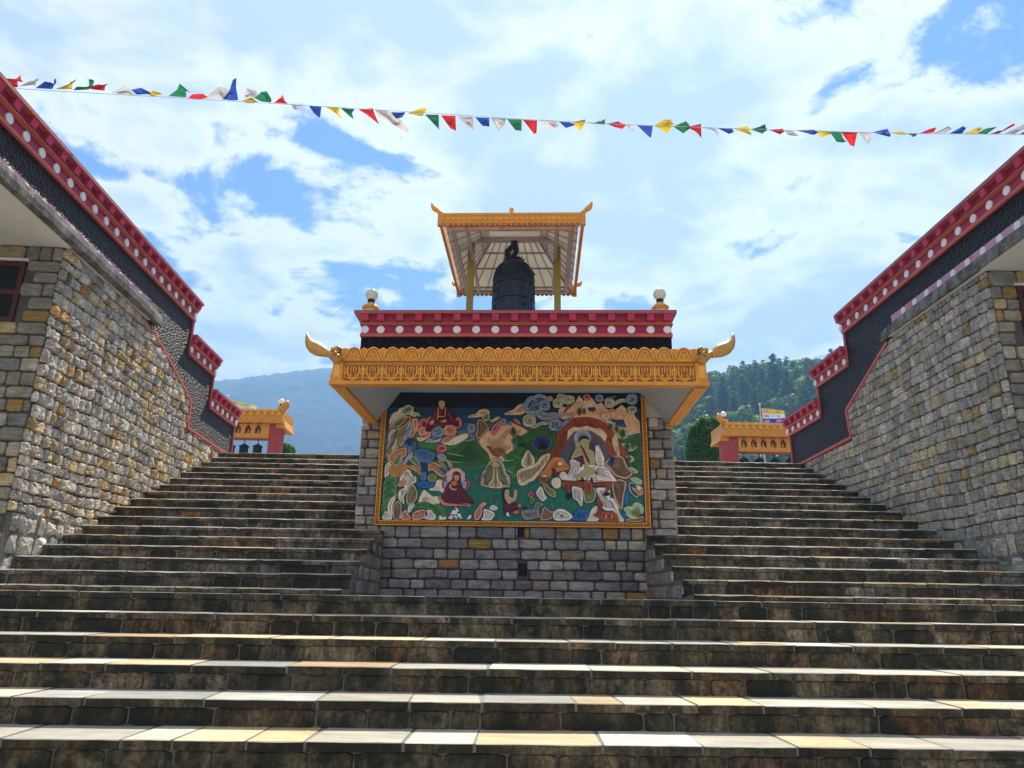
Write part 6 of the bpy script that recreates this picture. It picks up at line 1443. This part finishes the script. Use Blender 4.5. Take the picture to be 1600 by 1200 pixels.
def conifer_mesh(seed, H, Rr_, mt):
    r = random.Random(seed); g = MB(); g.tube([(0, 0, -1), (0, 0, H*.95)], [.22, .03], m=1, n=5)
    z = H*.06
    while z < H*.99:
        f = 1-z/H; rad_ = Rr_*(f**.75)*(.75+r.random()*.5)+.12; nb = max(4, int(5+rad_*3.2))
        for k in range(nb):
            a = r.random()*2*PI; l_ = rad_*(.6+r.random()*.55); dz = -l_*(.25+r.random()*.3)
            for q in range(int(2+l_*2.2)):
                t_ = (q+.6+r.random()*.5)/(2+l_*2.2); px, py, pz = l_*t_*math.cos(a), l_*t_*math.sin(a), z+dz*t_*t_+.25*l_*t_
                s_ = .30+.16*r.random(); an = a+r.uniform(-.6, .6); ca, sa = math.cos(an), math.sin(an); w_ = s_*.55; tl = r.uniform(-.5, .3)
                g.add([(px-sa*w_, py+ca*w_, pz+.06), (px+ca*s_*1.3, py+sa*s_*1.3, pz-.14), (px+sa*w_, py-ca*w_, pz+.06), (px-ca*s_*.5, py-sa*s_*.5, pz+.16+tl*.2)], [(0, 1, 2, 3)])
        z += .24+.12*r.random()
    return g.mesh('conifer_tree', [mt, m_bark], fix=False)
def broad_mesh(seed, H, R_, mt_=None):
    r = random.Random(seed); g = MB(); g.tube([(0, 0, -1), (0, 0, H*.7)], [.25, .08], m=1, n=5)
    for k in range(16):
        a = r.random()*6.28; c_ = Vector((R_*.55*math.cos(a), R_*.55*math.sin(a), H*(.45+.45*r.random()))); rr = R_*(.35+.25*r.random())
        for q in range(130):
            d = Vector((r.gauss(0, 1), r.gauss(0, 1), r.gauss(0, 1))).normalized(); p = c_+d*rr*(.7+.3*r.random()); e = (d+Vector((r.uniform(-.6, .6), r.uniform(-.6, .6), .4))).normalized(); u = e.orthogonal().normalized(); v = e.cross(u); s_ = .2+.12*r.random()
            g.add([p-u*s_, p+v*s_, p+u*s_, p-v*s_], [(0, 1, 2, 3)])
    return g.mesh('broadleaf_tree', [mt_ or m_decid, m_bark], fix=False)
CM = [conifer_mesh(11+i, [7.4, 8.2, 6.6, 9.0, 7.6, 8.4][i], [2.3, 2.6, 2.2, 2.5, 2.8, 2.1][i], m_conif if i % 2 else m_conif2) for i in range(6)]
BM_ = [broad_mesh(5, 5.5, 2.3), broad_mesh(6, 6.5, 2.7)]
BD_ = [broad_mesh(8, 6.5, 2.4, m_decid2), broad_mesh(9, 7.5, 2.3, m_decid2), broad_mesh(10, 6., 2.8, m_decid2)]
tr_ = random.Random(21); npl = 0
rows_ = [(78+i*4.6) for i in range(24)]
for ry in rows_:
    x = ry*.175+tr_.random()*3
    while x < ry*.50 and npl < 318:
        y = ry+tr_.uniform(-1.8, 1.8); h = near_h(x, y); tv = tr_.random(); br = tv < .09; rd = .09 <= tv < .36
        o = link('broadleaf_tree' if br or rd else 'conifer_tree', tr_.choice(BM_ if br else BD_ if rd else CM), None, (x, y, h-.3)); o.rotation_euler = (tr_.uniform(-.04, .04), tr_.uniform(-.04, .04), tr_.random()*6.28); k = .72+tr_.random()*.5; o.scale = (k*1.05, k*1.05, k)
        if br: tag(o, 'bright yellow-green leafy tree among the dark conifers on the slope', 'tree', 'leafy trees on the slope')
        elif rd: tag(o, 'rounded mid-green leafy tree among the conifers on the slope', 'tree', 'rounded green trees on the slope')
        else: tag(o, 'dark green conifer in the forest on the slope to the right', 'tree', 'conifers on the slope')
        npl += 1; x += tr_.uniform(3.2, 5.6)
print('trees', npl, 'objects', len(bpy.data.objects))

lf = MB(); lf.prism([(-.05, 0), (-.02, .018), (.02, .014), (.055, 0), (.02, -.014), (-.02, -.018)], .0, .004, lambda x, y, z: (x, y, z+.02*abs(x)*5*abs(y)*8)); lf.tube([(.05, 0, .003), (.085, .006, .012)], .002, n=4)
lo = lf.build('fallen_leaf', m_decid, None, loc=(-3.95, 5.75, KZ[1]+.004)); lo.rotation_euler = (.25, -.15, .4); tag(lo, 'small pale green leaf fallen on a step at the far left', 'leaf')
print('objects', len(bpy.data.objects), 'tris', sum(len(m.polygons) for m in bpy.data.meshes))
